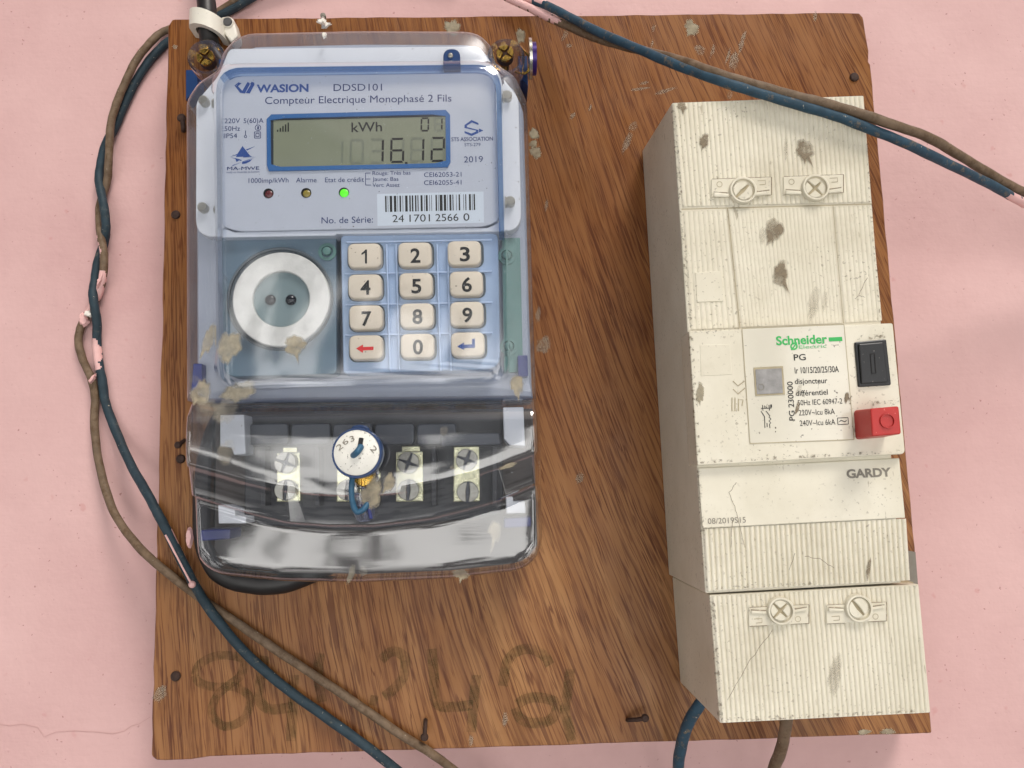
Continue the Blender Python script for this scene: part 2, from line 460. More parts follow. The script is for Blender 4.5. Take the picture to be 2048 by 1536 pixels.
def resample(p, cen, N):
    """points where N rays from cen meet polygon p"""
    out, n = [], len(p)
    for k in range(N):
        th = 2 * math.pi * k / N; dx, dz = math.cos(th), math.sin(th); best = None
        for i in range(n):
            ax, az = p[i - 1][0] - cen[0], p[i - 1][1] - cen[1]; ex, ez = p[i][0] - p[i - 1][0], p[i][1] - p[i - 1][1]
            den = dx * ez - dz * ex
            if abs(den) < 1e-14: continue
            t = (ax * ez - az * ex) / den; s = (ax * dz - az * dx) / den
            if t > 0 and -1e-6 <= s <= 1 + 1e-6 and (best is None or t > best): best = t
        best = best or 0.001
        out.append((cen[0] + dx * best, cen[1] + dz * best))
    return out
def loft(mb, loops, cen, N=200, mis=None, cap=None, smooth=True):
    """loops: [(xz polygon, d)] from back to front"""
    rs = [(resample(p, cen, N), d) for p, d in loops]
    vs = [W(a, d) for p, d in rs for a in p]
    o = len(mb.v); mb.v += vs
    for k in range(len(rs) - 1):
        for i in range(N):
            j = (i + 1) % N
            mb.f.append([o + k * N + i, o + k * N + j, o + (k + 1) * N + j, o + (k + 1) * N + i]); mb.m.append(mis[k] if mis else 0); mb.s.append(smooth)
    if cap is not None:
        b = o + (len(rs) - 1) * N
        mb.f.append([b + i for i in range(N)]); mb.m.append(cap); mb.s.append(smooth)

def pxmm(px, py, d):
    return (P(px + 1, py, d) - P(px, py, d)).length * 1000
def lathe(mb, px, py, dref, prof, n=40, mi=0, cap=True, smooth=True):
    """prof: [(radius in mm, d)] from back to front"""
    c = XZ(px, py, dref); o = len(mb.v)
    for r, d in prof:
        for i in range(n):
            a = 2 * math.pi * i / n
            mb.v.append(W((c[0] + r / 1000 * math.cos(a), c[1] + r / 1000 * math.sin(a)), d))
    for k in range(len(prof) - 1):
        for i in range(n):
            j = (i + 1) % n
            mb.f.append([o + k * n + i, o + k * n + j, o + (k + 1) * n + j, o + (k + 1) * n + i]); mb.m.append(mi); mb.s.append(smooth)
    if cap:
        b = o + (len(prof) - 1) * n
        mb.f.append([b + i for i in range(n)]); mb.m.append(mi); mb.s.append(smooth)

def catmull(pts, per=10):
    out, n = [], len(pts)
    for i in range(n - 1):
        p0, p1, p2, p3 = pts[max(i - 1, 0)], pts[i], pts[i + 1], pts[min(i + 2, n - 1)]
        for k in range(per):
            t = k / per
            out.append(.5 * ((2 * p1) + (p2 - p0) * t + (2 * p0 - 5 * p1 + 4 * p2 - p3) * t * t + (3 * p1 - p0 - 3 * p2 + p3) * t ** 3))
    out.append(pts[-1]); return out
def tube(mb, pts, r, n=14, wob=0.0, paint=None, per=10, seed=0):
    """a round tube of radius r mm along world points; paint(t, angle, point) picks the material slot of a face"""
    c = catmull([Vector(p) for p in pts], per); R = random.Random(seed); o = len(mb.v)
    T = [(c[min(i + 1, len(c) - 1)] - c[max(i - 1, 0)]).normalized() for i in range(len(c))]
    up = Vector((0, -1, 0)); nrm = (up - T[0] * up.dot(T[0])).normalized()
    ph = [R.uniform(0, 6.28) for _ in range(4)]
    for i, p in enumerate(c):
        nrm = (nrm - T[i] * nrm.dot(T[i])).normalized(); bi = T[i].cross(nrm)
        for k in range(n):
            a = 2 * math.pi * k / n
            w = 1 + wob * (math.sin(i * .31 + ph[0]) * .5 + math.sin(i * .83 + a + ph[1]) * .5 + R.uniform(-.25, .25))
            mb.v.append(tuple(p + (nrm * math.cos(a) + bi * math.sin(a)) * (r / 1000 * w)))
    for i in range(len(c) - 1):
        for k in range(n):
            j = (k + 1) % n
            mb.f.append([o + i * n + k, o + i * n + j, o + (i + 1) * n + j, o + (i + 1) * n + k])
            mb.m.append(paint(i / (len(c) - 1), 2 * math.pi * k / n, c[i]) if paint else 0); mb.s.append(True)
    mb.f.append([o + k for k in reversed(range(n))]); mb.m.append(0); mb.s.append(False)
    e = o + (len(c) - 1) * n
    mb.f.append([e + k for k in range(n)]); mb.m.append(0); mb.s.append(False)

# text becomes flat print
_tcache = {}
def glyphs(s, bold=0.0, space=1.0):
    key = (s, bold, space)
    if key not in _tcache:
        cu = bpy.data.curves.new('lettering', 'FONT'); cu.body = s; cu.size = 1; cu.resolution_u = 4; cu.offset = bold; cu.space_character = space
        ob = bpy.data.objects.new('lettering', cu); COL.objects.link(ob)
        bpy.context.view_layer.update()
        me = bpy.data.meshes.new_from_object(ob.evaluated_get(bpy.context.evaluated_depsgraph_get()))
        v = [(a.co.x, a.co.y) for a in me.vertices]; f = [list(p.vertices) for p in me.polygons]
        bpy.data.objects.remove(ob); bpy.data.curves.remove(cu); bpy.data.meshes.remove(me)
        _tcache[key] = (v, f)
    return _tcache[key]
def _caph():
    v, _ = glyphs('H'); return max(p[1] for p in v)
CAPH = None
def text(mb, s, x0, y0, x1, y1, cap, d, mi=0, bold=0.0, space=1.0):
    """print s with its left end at x0, y0 (baseline) and its right end at x1, y1; cap height in pixels"""
    global CAPH
    if CAPH is None: CAPH = _caph()
    v, f = glyphs(s, bold, space)
    a, b = P(x0, y0, d), P(x1, y1, d); lo, hi = min(p[0] for p in v), max(p[0] for p in v)
    ex = (b - a) / (hi - lo); u = (b - a).normalized(); ey = Vector((-u.z, 0, u.x)) * (cap * pxmm(x0, y0, d) / 1000 / CAPH)
    mb.add([a + ex * (p[0] - lo) + ey * p[1] for p in v], f, mi)
def poly(mb, px, d, mi=0):
    p = ccw(topx(px, d)); mb.add([W(a, d) for a in p], [list(range(len(p)))], mi)
def line(mb, pts, w, d, mi=0):
    """flat stroke of width w pixels"""
    v = [P(x, y, d) for x, y in pts]; L, R = [], []
    k = w * pxmm(*pts[0], d) / 2000
    for i, p in enumerate(v):
        t = (v[min(i + 1, len(v) - 1)] - v[max(i - 1, 0)]).normalized(); nn = Vector((-t.z, 0, t.x))
        L.append(p + nn * k); R.append(p - nn * k)
    n = len(v)
    mb.add(L + R, [[n + i, n + i + 1, i + 1, i] for i in range(n - 1)], mi)
def ringflat(mb, cx, cy, r, w, d, mi=0, n=28):
    a, b = topx(circ(cx, cy, r, n), d), topx(circ(cx, cy, r - w, n), d)
    mb.add([W(p, d) for p in a] + [W(p, d) for p in b], [[i, (i + 1) % n, n + (i + 1) % n, n + i] for i in range(n)], mi)

def blob(mb, cx, cy, rx, ry, d, rot=0, seed=0, thick=.12, jag=.22, drips=0, mi=0, n=36):
    """a dried splash: ragged outline, domed, with optional runs at its lower end"""
    R = random.Random(seed * 77 + 5); ph = [R.uniform(0, 6.28) for _ in range(6)]
    co, si = math.cos(rot), math.sin(rot); pts = []
    dr = [(R.uniform(.9, 2.2), R.uniform(.5, 1.0)) for _ in range(drips)]
    for i in range(n):
        a = 2 * math.pi * i / n
        k = 1 + jag * (.45 * math.sin(2 * a + ph[0]) + .35 * math.sin(3 * a + ph[1]) + .3 * math.sin(5 * a + ph[2]) + .25 * math.sin(9 * a + ph[3]) + .3 * R.uniform(-1, 1))
        for c, s in dr:
            da = abs(((a - c + math.pi) % (2 * math.pi)) - math.pi)
            k += s * max(0, 1 - da / .16)
        x, y = rx * k * math.cos(a), ry * k * math.sin(a)
        pts.append((cx + x * co - y * si, cy + x * si + y * co))
    outer = topx(pts, d); c = (sum(p[0] for p in outer) / n, sum(p[1] for p in outer) / n)
    if area(outer) < 0: outer.reverse()
    mid = [(c[0] + (p[0] - c[0]) * .70, c[1] + (p[1] - c[1]) * .70) for p in outer]
    for i in range(n): mb.cover[len(mb.v) + i] = R.uniform(.0, .45)
    vs = [W(p, d + .02) for p in outer] + [W(p, d + thick * R.uniform(.9, 1.05)) for p in mid] + [W(c, d + thick)]
    fs = [[i, (i + 1) % n, n + (i + 1) % n, n + i] for i in range(n)] + [[n + i, n + (i + 1) % n, 2 * n] for i in range(n)]
    mb.add(vs, fs, mi, True)
def splash(parent, cx, cy, rx, ry, d, mat='dried_mud', label=None, **kw):
    m = MB(); blob(m, cx, cy, rx, ry, d, seed=int(cx * 3 + cy), **kw)
    o = m.build('paint_splash', mat, parent)
    if label: o['label'] = label
    return o

def screw(parent, name, px, py, d, r, mats, kind='cross', rot=.6, h=1.4):
    """pan head with real recess: sectors stand on a lower disc; r in pixels"""
    m = MB(); k = r * pxmm(px, py, d)
    lathe(m, px, py, d, [(k * 1.0, d - 2), (k, d + h * .45)], 32, 1)
    c = XZ(px, py, d); g = k * .17
    nsec = 4 if kind == 'cross' else 2
    for q in range(nsec):
        a0 = rot + q * 2 * math.pi / nsec; a1 = a0 + 2 * math.pi / nsec; inner = k * (.30 if kind == 'cross' else .0)
        am = (a0 + a1) / 2; off = g / math.sin(math.pi / nsec) if nsec == 4 else g
        ox, oz = off * math.cos(am) * (.72 if nsec == 4 else 1), off * math.sin(am) * (.72 if nsec == 4 else 1)
        arc = []
        for i in range(11):
            a = a0 + (a1 - a0) * i / 10; p = [k * math.cos(a), k * math.sin(a)]
            # keep clear of the slot
            if nsec == 4:
                e = [math.cos(a0), math.sin(a0)], [math.cos(a1), math.sin(a1)]
            arc.append(((p[0] * .93 + ox * .6), (p[1] * .93 + oz * .6)))
        pts = [(ox * 1.2, oz * 1.2)] + arc
        pts = [(c[0] + x / 1000, c[1] + z / 1000) for x, z in pts]
        prism_xz(m, pts, d + h * .4, d + h, 0)
    return m.build(name, mats, parent, bevel=.18, seg=1)

# ------------------------------------------------------------------ the wall
WD = -19.0
m = MB(); s = 3.0; nseg = 2
c0 = P(1024, 768, WD)
m.add([(c0.x - s, -WD / 1000, 0), (c0.x + s, -WD / 1000, 0), (c0.x + s, -WD / 1000, 3.2), (c0.x - s, -WD / 1000, 3.2)], [[0, 1, 2, 3]])
m.add([(c0.x - s, -WD / 1000 + .2, 0), (c0.x + s, -WD / 1000 + .2, 0), (c0.x + s, -WD / 1000 + .2, 3.2), (c0.x - s, -WD / 1000 + .2, 3.2)], [[3, 2, 1, 0]])
wall = tag(m.build('wall', 'wall'), 'pink painted plaster wall behind the wooden board', 'wall', kind='structure')
wall_c = MB()
line(wall_c, [(-5, 1448), (20, 1452), (45, 1448), (75, 1455), (88, 1474), (112, 1464), (150, 1462), (190, 1464), (225, 1468), (250, 1462), (262, 1452), (278, 1448), (300, 1434)], 1.0, WD + .15)
wall_c.build('hairline_crack', 'crack_dark', wall)

# ------------------------------------------------------------------ wooden board
board = thing('wooden_board', 'square brown varnished plywood board with dark grain and old paint splashes', 'board', P(1060, 780, -15))
R = random.Random(3)
edge = []
def jag(a, b, n, amp):
    for i in range(n):
        t = i / n; edge.append((a[0] + (b[0] - a[0]) * t + R.uniform(-amp, amp), a[1] + (b[1] - a[1]) * t + R.uniform(-amp, amp)))
edge.append((336, 52)); edge.append((344, 39))
jag((350, 38), (1716, 25), 40, .8); edge += [(1719, 26), (1726, 34)]
jag((1727, 40), (1741, 122), 4, .8); edge += [(1737, 124), (1741, 128)]
jag((1742, 135), (1863, 1460), 40, .9); edge += [(1864, 1466), (1855, 1467)]
jag((1850, 1467), (470, 1511), 36, .9); edge += [(420, 1513), (380, 1519), (330, 1521), (312, 1520), (303, 1512)]
jag((303, 1505), (308, 1300), 6, 1.2); jag((309, 1295), (326, 560), 20, 1.6); jag((326, 550), (336, 60), 14, 1.0)
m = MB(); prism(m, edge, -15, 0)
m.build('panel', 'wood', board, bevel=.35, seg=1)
ink = MB()
strokes = [
    [(390, 1350), (400, 1328), (437, 1311), (485, 1318), (482, 1350), (455, 1372), (432, 1395), (424, 1428), (450, 1453), (489, 1436), (499, 1395), (470, 1374), (430, 1374), (400, 1366), (389, 1350)],
    [(529, 1312), (522, 1355), (517, 1394), (538, 1418), (586, 1414)], [(588, 1350), (585, 1415), (582, 1482)],
    [(640, 1306), (636, 1350), (644, 1404)], [(740, 1400), (756, 1402)],
    [(762, 1320), (784, 1303), (808, 1314), (808, 1350), (790, 1376), (768, 1394)],
    [(863, 1298), (868, 1350), (876, 1410), (946, 1410)], [(952, 1350), (947, 1410), (942, 1464)],
    [(1008, 1345), (1015, 1322), (1034, 1303), (1060, 1298), (1087, 1310), (1100, 1330)], [(1006, 1372), (1010, 1345)], [(1034, 1409), (1052, 1398), (1078, 1395), (1110, 1404), (1112, 1425), (1096, 1442), (1062, 1446), (1040, 1436), (1030, 1416)],
    [(1140, 1338), (1136, 1380), (1130, 1418), (1138, 1455), (1144, 1482)]]
for k, st in enumerate(strokes):
    pts = catmull([Vector((x, y, 0)) for x, y in st], 6)
    line(ink, [(p.x, p.y) for p in pts], 20 if k else 17, .10 + .02 * k)
ink.build('handwritten_number', 'faded_ink', board)
for a in [(1383, 56, 16, 16), (1400, 100, 10, 12), (905, 56, 15, 18), (1041, 72, 9, 18)]:
    splash(board, *a, 0, 'dried_mud' if a[0] != 1400 else 'thin_mud', jag=.3)
for a in [(1484, 84, 5, 24, .3), (1468, 122, 9, 22, .1), (1456, 112, 3, 17, .35), (1130, 70, 5, 14, .35), (1138, 91, 6, 5, 0), (1307, 56, 4, 8, .2), (1304, 89, 3, 8, .2), (1425, 103, 4, 14, .25), (1460, 188, 5, 13, .2), (1266, 253, 9, 10, .5), (1254, 285, 7, 24, .35), (1093, 410, 4, 12, .2), (1076, 630, 6, 16, .1), (1159, 956, 8, 13, .1), (1010, 1438, 6, 14, .05), (942, 1481, 5, 12, .1), (1630, 32, 4, 12, 0), (1145, 232, 5, 8, .8), (320, 1388, 12, 20, .8), (1280, 178, 3, 22, 1.4), (1330, 182, 4, 26, 1.3), (1288, 166, 3, 10, 1.4), (1180, 216, 3, 7, .4), (350, 94, 5, 5, 0)]:
    splash(board, a[0], a[1], a[2], a[3], 0, 'thin_mud', rot=a[4], thick=.08)
for a in [(1068, 268, 11, 11), (1066, 288, 9, 8), (1071, 305, 12, 14), (1087, 690, 15, 18)]:
    splash(board, *a, 0, 'dried_mud' if a[1] < 400 else 'thin_mud')
for a in [(1728, 1464, 14, 6), (1776, 1463, 15, 7)]:
    splash(board, *a, 0, 'white_flake' if False else 'dried_mud')
m = MB(); prism(m, [(1810, 1100), (1831, 1104), (1836, 1170), (1818, 1166)], 0, .3); m.build('paint_patch', 'dead_grey', board)

# ------------------------------------------------------------------ nails in the board
def round_nail(px, py, r, label):
    m = MB(); k = r * pxmm(px, py, 0)
    lathe(m, px, py, 0, [(k * .45, -14), (k * .45, -.1), (k, .0), (k, .5), (k * .8, .9), (k * .3, 1.0)], 20)
    return tag(m.build('nail', 'nail_rust'), label, 'nail', 'nails driven into the wooden board')
round_nail(352, 430, 9, 'round rusty nail head just left of the meter, beside its clear window')
round_nail(362, 918, 9, 'round rusty nail head left of the meter terminal cover')
round_nail(352, 1352, 10, 'round rusty nail head near the lower corner of the board beside the faded handwriting')
round_nail(1708, 155, 9, 'round dark nail head above the top corner of the cream circuit breaker')
def bent_nail(p, label, r=.75):
    m = MB(); tube(m, [P(*a) for a in p], r, 10, .05, seed=int(p[0][0]))
    k = r * 1.9; e = p[0]
    lathe(m, e[0], e[1], e[2], [(k * .9, e[2] - .6), (k, e[2] + .2), (k * .7, e[2] + .8)], 14)
    return tag(m.build('nail', 'nail_rust'), label, 'nail', 'nails driven into the wooden board')
bent_nail([(849, 1474, 4.5), (850, 1462, 4.2), (851, 1444, 2.6), (851, 1438, -4)], 'bent rusty nail standing at the bottom edge of the board beside the brown wire')
bent_nail([(1290, 1436, 5), (1276, 1439, 4), (1258, 1440, 2), (1252, 1441, -5)], 'bent rusty nail lying near the bottom edge below the circuit breaker side')
bent_nail([(356, 890, 4), (362, 886, 3), (368, 881, .5), (371, 878, -4)], 'small bent dark nail tip poking out beside the meter, just above a round nail', .7)
bent_nail([(363, 236, 3), (366, 247, 2.6), (367, 260, 1), (367, 264, -4)], 'dark bent nail in the board by the upper left side of the meter', .9)
m = MB(); tube(m, [P(647, 54, 9), P(646, 46, 4), P(646, 36, 2)], .7, 8, .2, seed=4)
blob(m, 645, 44, 11, 6, 3.2, .5, 5, .8, .4, mi=1); blob(m, 652, 52, 9, 5, 3.2, -.4, 6, .8, .4, mi=1)
lathe(m, 646, 31, 1, [(1.1, 0), (1.1, 1.2), (.5, 1.6)], 12, 2)
tag(m.build('hanging_screw', ['zinc_dull', 'white_flake', 'dead_grey']), 'small screw with white paint flakes above the top edge of the meter', 'screw')

# ------------------------------------------------------------------ electricity meter
meter = thing('electricity_meter', 'clear cased prepayment electricity meter with keypad, display and round optical port', 'electricity meter', P(720, 640, 0))
FT = 36.0    # front of the upper cover's shoulder
OUT = [(373, 205), (397, 168), (436, 143), (446, 108), (470, 80), (500, 69), (720, 64), (935, 65), (962, 72), (985, 95), (992, 128), (1032, 155), (1055, 205), (1066, 600), (1073, 799), (374, 806)]
out_xz = ccw(topx(rq(OUT, [12, 10, 6, 8, 12, 10, 0, 10, 12, 8, 6, 10, 14, 0, 4, 4], 4), FT - 3))
cen = XZ(720, 440, FT)
# inner housing, seen through the cover
m = MB()
loft(m, [(inset(out_xz, .0012), 9), (inset(out_xz, .0012), 27), (inset(out_xz, .002), 28)], cen, 160, cap=0)
m.build('housing', 'body_lavender', meter)
m = MB(); prism(m, [(1004, 476), (1040, 476), (1046, 742), (1008, 746)], 28, 30); m.build('circuit_board', 'circuit_green', meter)
# white plate behind the upper window
m = MB()
prism(m, rq([(392, 203), (436, 152), (458, 97), (958, 92), (1000, 148), (1037, 196), (1043, 462), (391, 474)], [10, 14, 10, 10, 14, 10, 34, 36]), 28.5, 33)
m.build('back_plate', 'faceplate_white', meter, bevel=.4)
# four moulded pegs of the plate
for x, y in [(411, 206), (1014, 196), (409, 418), (1020, 406)]:
    m = MB(); k = pxmm(x, y, 33); lathe(m, x, y, 33, [(10 * k, 33), (10 * k, 35), (8.5 * k, 35.6)], 24)
    m.build('plate_peg', 'zinc_dull', meter)
# left panel, key panel (inside the raised window)
m = MB(); prism(m, rq([(443, 474), (672, 470), (673, 748), (447, 754)], [4, 4, 10, 26]), 30, 37.0); m.build('port_panel', 'body_grey_blue', meter, bevel=.4)
keypan = MB(); prism(keypan, rq([(681, 470), (996, 465), (1001, 738), (686, 747)], [10, 14, 30, 8]), 30, 38.0)
keypanel = keypan.build('keypad_panel', 'panel_blue', meter, bevel=.6)
m = MB()
for xa, xb in ((771, 775), (790, 794), (872, 876), (893, 897)):
    prism(m, [(xa, 488), (xb, 488), (xb + 7, 742), (xa + 7, 742)], 37.9, 39.2)
for ya in (545, 607, 668):
    prism(m, [(690, ya), (985, ya - 5), (985, ya - 1), (690, ya + 4)], 37.9, 38.9)
prism(m, [(692, 482), (984, 477), (984, 481), (692, 486)], 37.9, 38.9)
m.build('key_divider', 'ridge_blue', keypanel, bevel=.25)
# keys
KX = [[(731, 513), (832, 511), (931, 508)], [(732, 575), (834, 572), (935, 569)], [(734, 637), (836, 633), (936, 630)], [(734, 697), (837, 694), (938, 691)]]
KC = ['1', '2', '3', '4', '5', '6', '7', '8', '9', '', '0', '']
ki = 0
for row in KX:
    for x, y in row:
        well = MB(); prism(well, rq([(x - 36, y - 27), (x + 36, y - 28), (x + 37, y + 27), (x - 36, y + 28)], 17), 37.5, 38.25)
        k_ = MB(); q = topx(rq([(x - 34, y - 24), (x + 28, y - 25), (x + 29, y + 19), (x - 33, y + 20)], 11), 41.5)
        q = ccw(q)
        cc = (sum(a[0] for a in q) / len(q), sum(a[1] for a in q) / len(q))
        loft(k_, [(inset(q, -.0005), 37.5), (inset(q, -.0004), 40.9), (inset(q, -.0001), 41.35), (inset(q, .0002), 41.5)], cc, 64, cap=0)
        kk = k_.build('key', 'key_cream', meter, angle=28)
        well.build('key_well', 'gap_dark', kk)
        t = MB(); c = KC[ki]
        if c == '1':
            poly(t, [(x - 1, y + 14), (x - 1, y - 7), (x - 8, y - 3), (x - 8, y - 7), (x - 3, y - 10.5), (x - 0, y - 14), (x + 3, y - 14), (x + 3, y + 14)], 41.6); t.build('key_mark', 'print_black', kk)
        elif c:
            text(t, c, x - 11, y + 14, x + 9, y + 13.6, 28, 41.6, 0, .022); t.build('key_mark', 'print_black', kk)
        elif ki == 9:
            poly(t, [(x - 22, y), (x - 8, y - 8), (x - 8, y - 3), (x + 13, y - 4), (x + 13, y + 3), (x - 8, y + 4), (x - 8, y + 9)], 41.6); t.build('key_mark', 'print_red', kk)
        else:
            poly(t, [(x - 24, y + 2), (x - 10, y - 6), (x - 10, y - 1.5), (x + 6, y - 2.5), (x + 6, y - 13), (x + 12, y - 14), (x + 12, y + 4), (x - 10, y + 5.5), (x - 10, y + 9)], 41.6); t.build('key_mark', 'print_blue', kk)
        ki += 1
# optical port
def ring(mb, cx, cy, d, ro, ri, d0, d1, mi=0):
    k = pxmm(cx, cy, d)
    lathe(mb, cx, cy, d, [(ro * k, d0), (ro * k, d1 - .3), (ro * k - .3, d1), (ri * k + .3, d1), (ri * k, d1 - .3), (ri * k, d0)], 72, mi, cap=False)
m = MB(); k = pxmm(560, 597, 38); lathe(m, 560, 597, 38, [(106 * k, 36), (106 * k, 38.2), (104 * k, 38.5), (101 * k, 38.3), (101 * k, 37.4)], 72, cap=True)
port = m.build('optical_port', 'gap_dark', meter)
m = MB(); ring(m, 562, 598, 40.5, 97, 57, 37.3, 40.5); m.build('steel_ring', 'ring_steel', port, smooth=True)
m = MB(); lathe(m, 562, 598, 39, [(57.5 * pxmm(562, 598, 39), 37.4), (57.5 * pxmm(562, 598, 39), 39)], 60, smooth=False); m.build('port_disc', 'port_dark', port)
for x in (541, 582):
    m = MB(); k = pxmm(x, 600, 39); lathe(m, x, 600, 39, [(11 * k, 38.9), (11 * k, 39.3), (8 * k, 39.9), (4 * k, 40.2)], 24); m.build('lens', 'lens_black', port)
for x, y in ((655, 504), (1014, 500), (1018, 686)):
    m = MB(); k = pxmm(x, y, 37); dd = 37 if x < 700 else 30
    lathe(m, x, y, 37, [(18 * k, dd - .2), (18 * k, dd + .4), (12 * k, dd + .5), (9 * k, dd - .5), (8 * k, dd + 1.5), (4 * k, dd + 1.8)], 28); m.build('moulded_boss', 'circuit_green', meter)

# the label plate and everything printed on it
LD = 41.0
m = MB(); prism(m, rq([(443, 152), (990, 143), (999, 441), (970, 453), (476, 463), (444, 452)], [34, 36, 12, 16, 18, 8]), 33, LD)
label = m.build('faceplate', 'label_white', meter, bevel=.3)
m = MB(); prism(m, [(445, 455), (470, 464), (975, 455), (1000, 444), (1001, 463), (672, 468), (670, 471), (445, 475)], 33, LD - .7); m.build('faceplate_lip', 'label_lip', label, bevel=.4)
D1 = LD + .08
t = MB()
T = lambda s, x0, y0, x1, y1, cap, **k: text(t, s, x0, y0, x1, y1, cap, D1, **k)
T('DDSD101', 667, 182, 764, 181, 14.5)
T('Compteur Electrique Monophasé 2 Fils', 530, 208, 903, 203, 15)
T('220V', 449, 246.5, 480, 246, 10); T('5(60)A', 487, 246.2, 527, 245.7, 10)
T('50Hz', 449, 262, 480, 261.5, 10); T('IP54', 449, 276.5, 474, 276, 10)
ringflat(t, 516, 255.5, 6.2, 1.2, D1); T('1', 514.5, 259, 517.5, 259, 7)
for w in (6.2, 3.2):
    for a, b in (((-w, -w), (w, -w)), ((w, -w), (w, w)), ((w, w), (-w, w)), ((-w, w), (-w, -w))):
        line(t, [(515 + a[0], 270 + a[1]), (515 + b[0], 270 + b[1])], 1.3, D1 + (.01 if a[0] < 0 else 0))
line(t, [(491, 261), (491, 270)], 1.4, D1); ringflat(t, 491, 273, 3, 1.2, D1)
T('MA-MWE', 454, 340.5, 518, 339.5, 7); text(t, 'MA-MWE', 454.5, 340.2, 518.5, 339.2, 7, D1 + .02)
T('madji na mwendje ya komori', 453, 346.5, 519, 345, 4)
T('STS ASSOCIATION', 903, 282.5, 986, 281, 8, bold=.012); T('STS-279', 929, 292.5, 961, 292, 6.5)
T('2019', 928, 325, 966, 324, 12.5)
T('1000imp/kWh', 497, 366, 577, 365, 10); T('Alarme', 592, 365, 633, 364.5, 10); T('Etat de crédit', 650, 364.5, 728, 363.5, 10)
for a in ([(731, 346), (731, 370)], [(731, 346), (741, 346)], [(731, 358), (741, 358)], [(731, 370), (742, 370)]): line(t, a, 1.2, D1 + (.01 if a[1][0] > 731 else 0))
T('Rouge: Très bas', 745, 350, 821, 349, 8); T('Jaune: Bas', 745, 362, 797, 361.5, 8); T('Vert: Assez', 745, 374, 799, 373.5, 8)
T('CEI62053-21', 848, 354, 923, 353, 9.5); T('CEI62055-41', 848, 370, 923, 369, 9.5)
T('No. de Série:', 643, 447, 746, 445, 13)
t.build('printed_text', 'print_navy', label)
t = MB()   # maker's mark: folded ribbon W, then the word
for a in ([(469, 171), (477, 164.5), (483, 166.5), (476, 172.5)], [(469, 171), (476, 172.5), (485, 182), (481, 186.5)],):
    poly(t, a, D1)
for x in (482, 491.5):
    poly(t, [(x, 186), (x + 13, 164), (x + 17, 165.5), (x + 4.5, 186.5)], D1); poly(t, [(x + 4.5, 186.5), (x + 17, 165.5), (x + 17.5, 169), (x + 8, 187)], D1 + .01)
poly(t, [(496, 186), (508.5, 171), (508, 165), (503, 163.5), (500, 168), (503.5, 170), (492.5, 184)], D1 + .02)
text(t, 'WASION', 513, 184.5, 617, 183, 15.5, D1, bold=.035)
t.build('brand_logo', 'print_blue', label); t = MB()
# shield of the water-and-power company
poly(t, [(485, 292), (500, 311), (504, 313), (472, 314), (474, 309)], D1)
poly(t, [(470, 316), (481, 319), (473, 324)], D1); poly(t, [(484, 325), (505, 318), (500, 323), (492, 327), (484, 328)], D1)
for a in ([(511, 292), (492, 299), (494, 301)], [(459, 314), (474, 308), (475, 310)], [(459, 314), (484, 320), (482, 322)], [(512, 314), (486, 315), (487, 313)], [(512, 314), (484, 325), (485, 323)], [(484, 324), (463, 333), (466, 330)], [(475, 322), (463, 333), (465, 331)]): poly(t, a, D1 + .02)
t.build('utility_emblem', 'print_blue', label); t = MB()
# S in a hexagon with an arrow tip
hx = [(929, 250), (943, 240), (957, 246), (957, 250), (944, 245), (934, 251), (934, 254), (957, 260), (957, 266), (943, 272), (929, 266), (929, 262), (943, 267), (952, 263), (952, 261), (929, 256)]
poly(t, hx, D1); poly(t, [(958, 257), (967, 261), (958, 265)], D1)
t.build('hexagon_emblem', 'print_blue', label)
# display
m = MB(); o_ = ccw(topx(rq([(533, 229), (900, 219.5), (901, 334), (534, 342)], 5), LD + .6)); i_ = ccw(topx(rq([(541, 237), (891, 228), (892, 326), (542, 334)], 4), LD + .6))
N_ = 96; cc = XZ(716, 282, LD)
loft(m, [(o_, LD - .2), (o_, LD + .6), (i_, LD + .6), (i_, LD + .1)], cc, N_, smooth=False)
disp = m.build('display_frame', 'frame_blue', label)
m = MB(); prism(m, [(540, 236), (893, 227), (894, 327), (541, 335)], LD - .1, LD + .12); lcd = m.build('display_glass', 'lcd_glass', disp)
m = MB(); poly(m, [(541, 237), (891, 228), (891, 233), (547, 241), (547, 334), (542, 334)], LD + .16); m.build('display_shadow', 'frame_shadow', disp)  # dark strip paints the frame's shadow along the top and left of the glass
SEG = {'0': 'abcdef', '1': 'bc', '2': 'abged', '3': 'abgcd', '6': 'afgedc', '8': 'abcdefg'}
def digit(mb, x, y, w, h, on, d, th=4.2, sl=-.06):
    """seven segments; x, y = top left"""
    def q(px, py): return (x + px + (h - py) * -sl * .35 - px * 0, y + py - (px) * .022)
    g = .8; a = th / 2
    segs = {'a': [(a, 0), (w - a, 0), (w - th, th), (th, th)], 'd': [(th, h - th), (w - th, h - th), (w - a, h), (a, h)], 'g': [(th * .8, h / 2), (th * 1.2, h / 2 - a), (w - th * 1.2, h / 2 - a), (w - th * .8, h / 2), (w - th * 1.2, h / 2 + a), (th * 1.2, h / 2 + a)],
            'f': [(0, a + g), (th, th + g), (th, h / 2 - a), (0, h / 2 - g)], 'e': [(0, h / 2 + g), (th, h / 2 + a), (th, h - th - g), (0, h - a - g)],
            'b': [(w, a + g), (w - th, th + g), (w - th, h / 2 - a), (w, h / 2 - g)], 'c': [(w, h / 2 + g), (w - th, h / 2 + a), (w - th, h - th - g), (w, h - a - g)]}
    for s_ in on: poly(mb, [q(*p) for p in segs[s_]], d)
g = MB(); b = MB(); DL = LD + .2
digit(g, 662, 279, 24, 50, 'bc', DL); digit(g, 699, 278, 28, 50, 'abcdef', DL)
digit(g, 739, 277, 28, 50, 'adg', DL); digit(b, 739, 277, 28, 50, 'bc', DL)
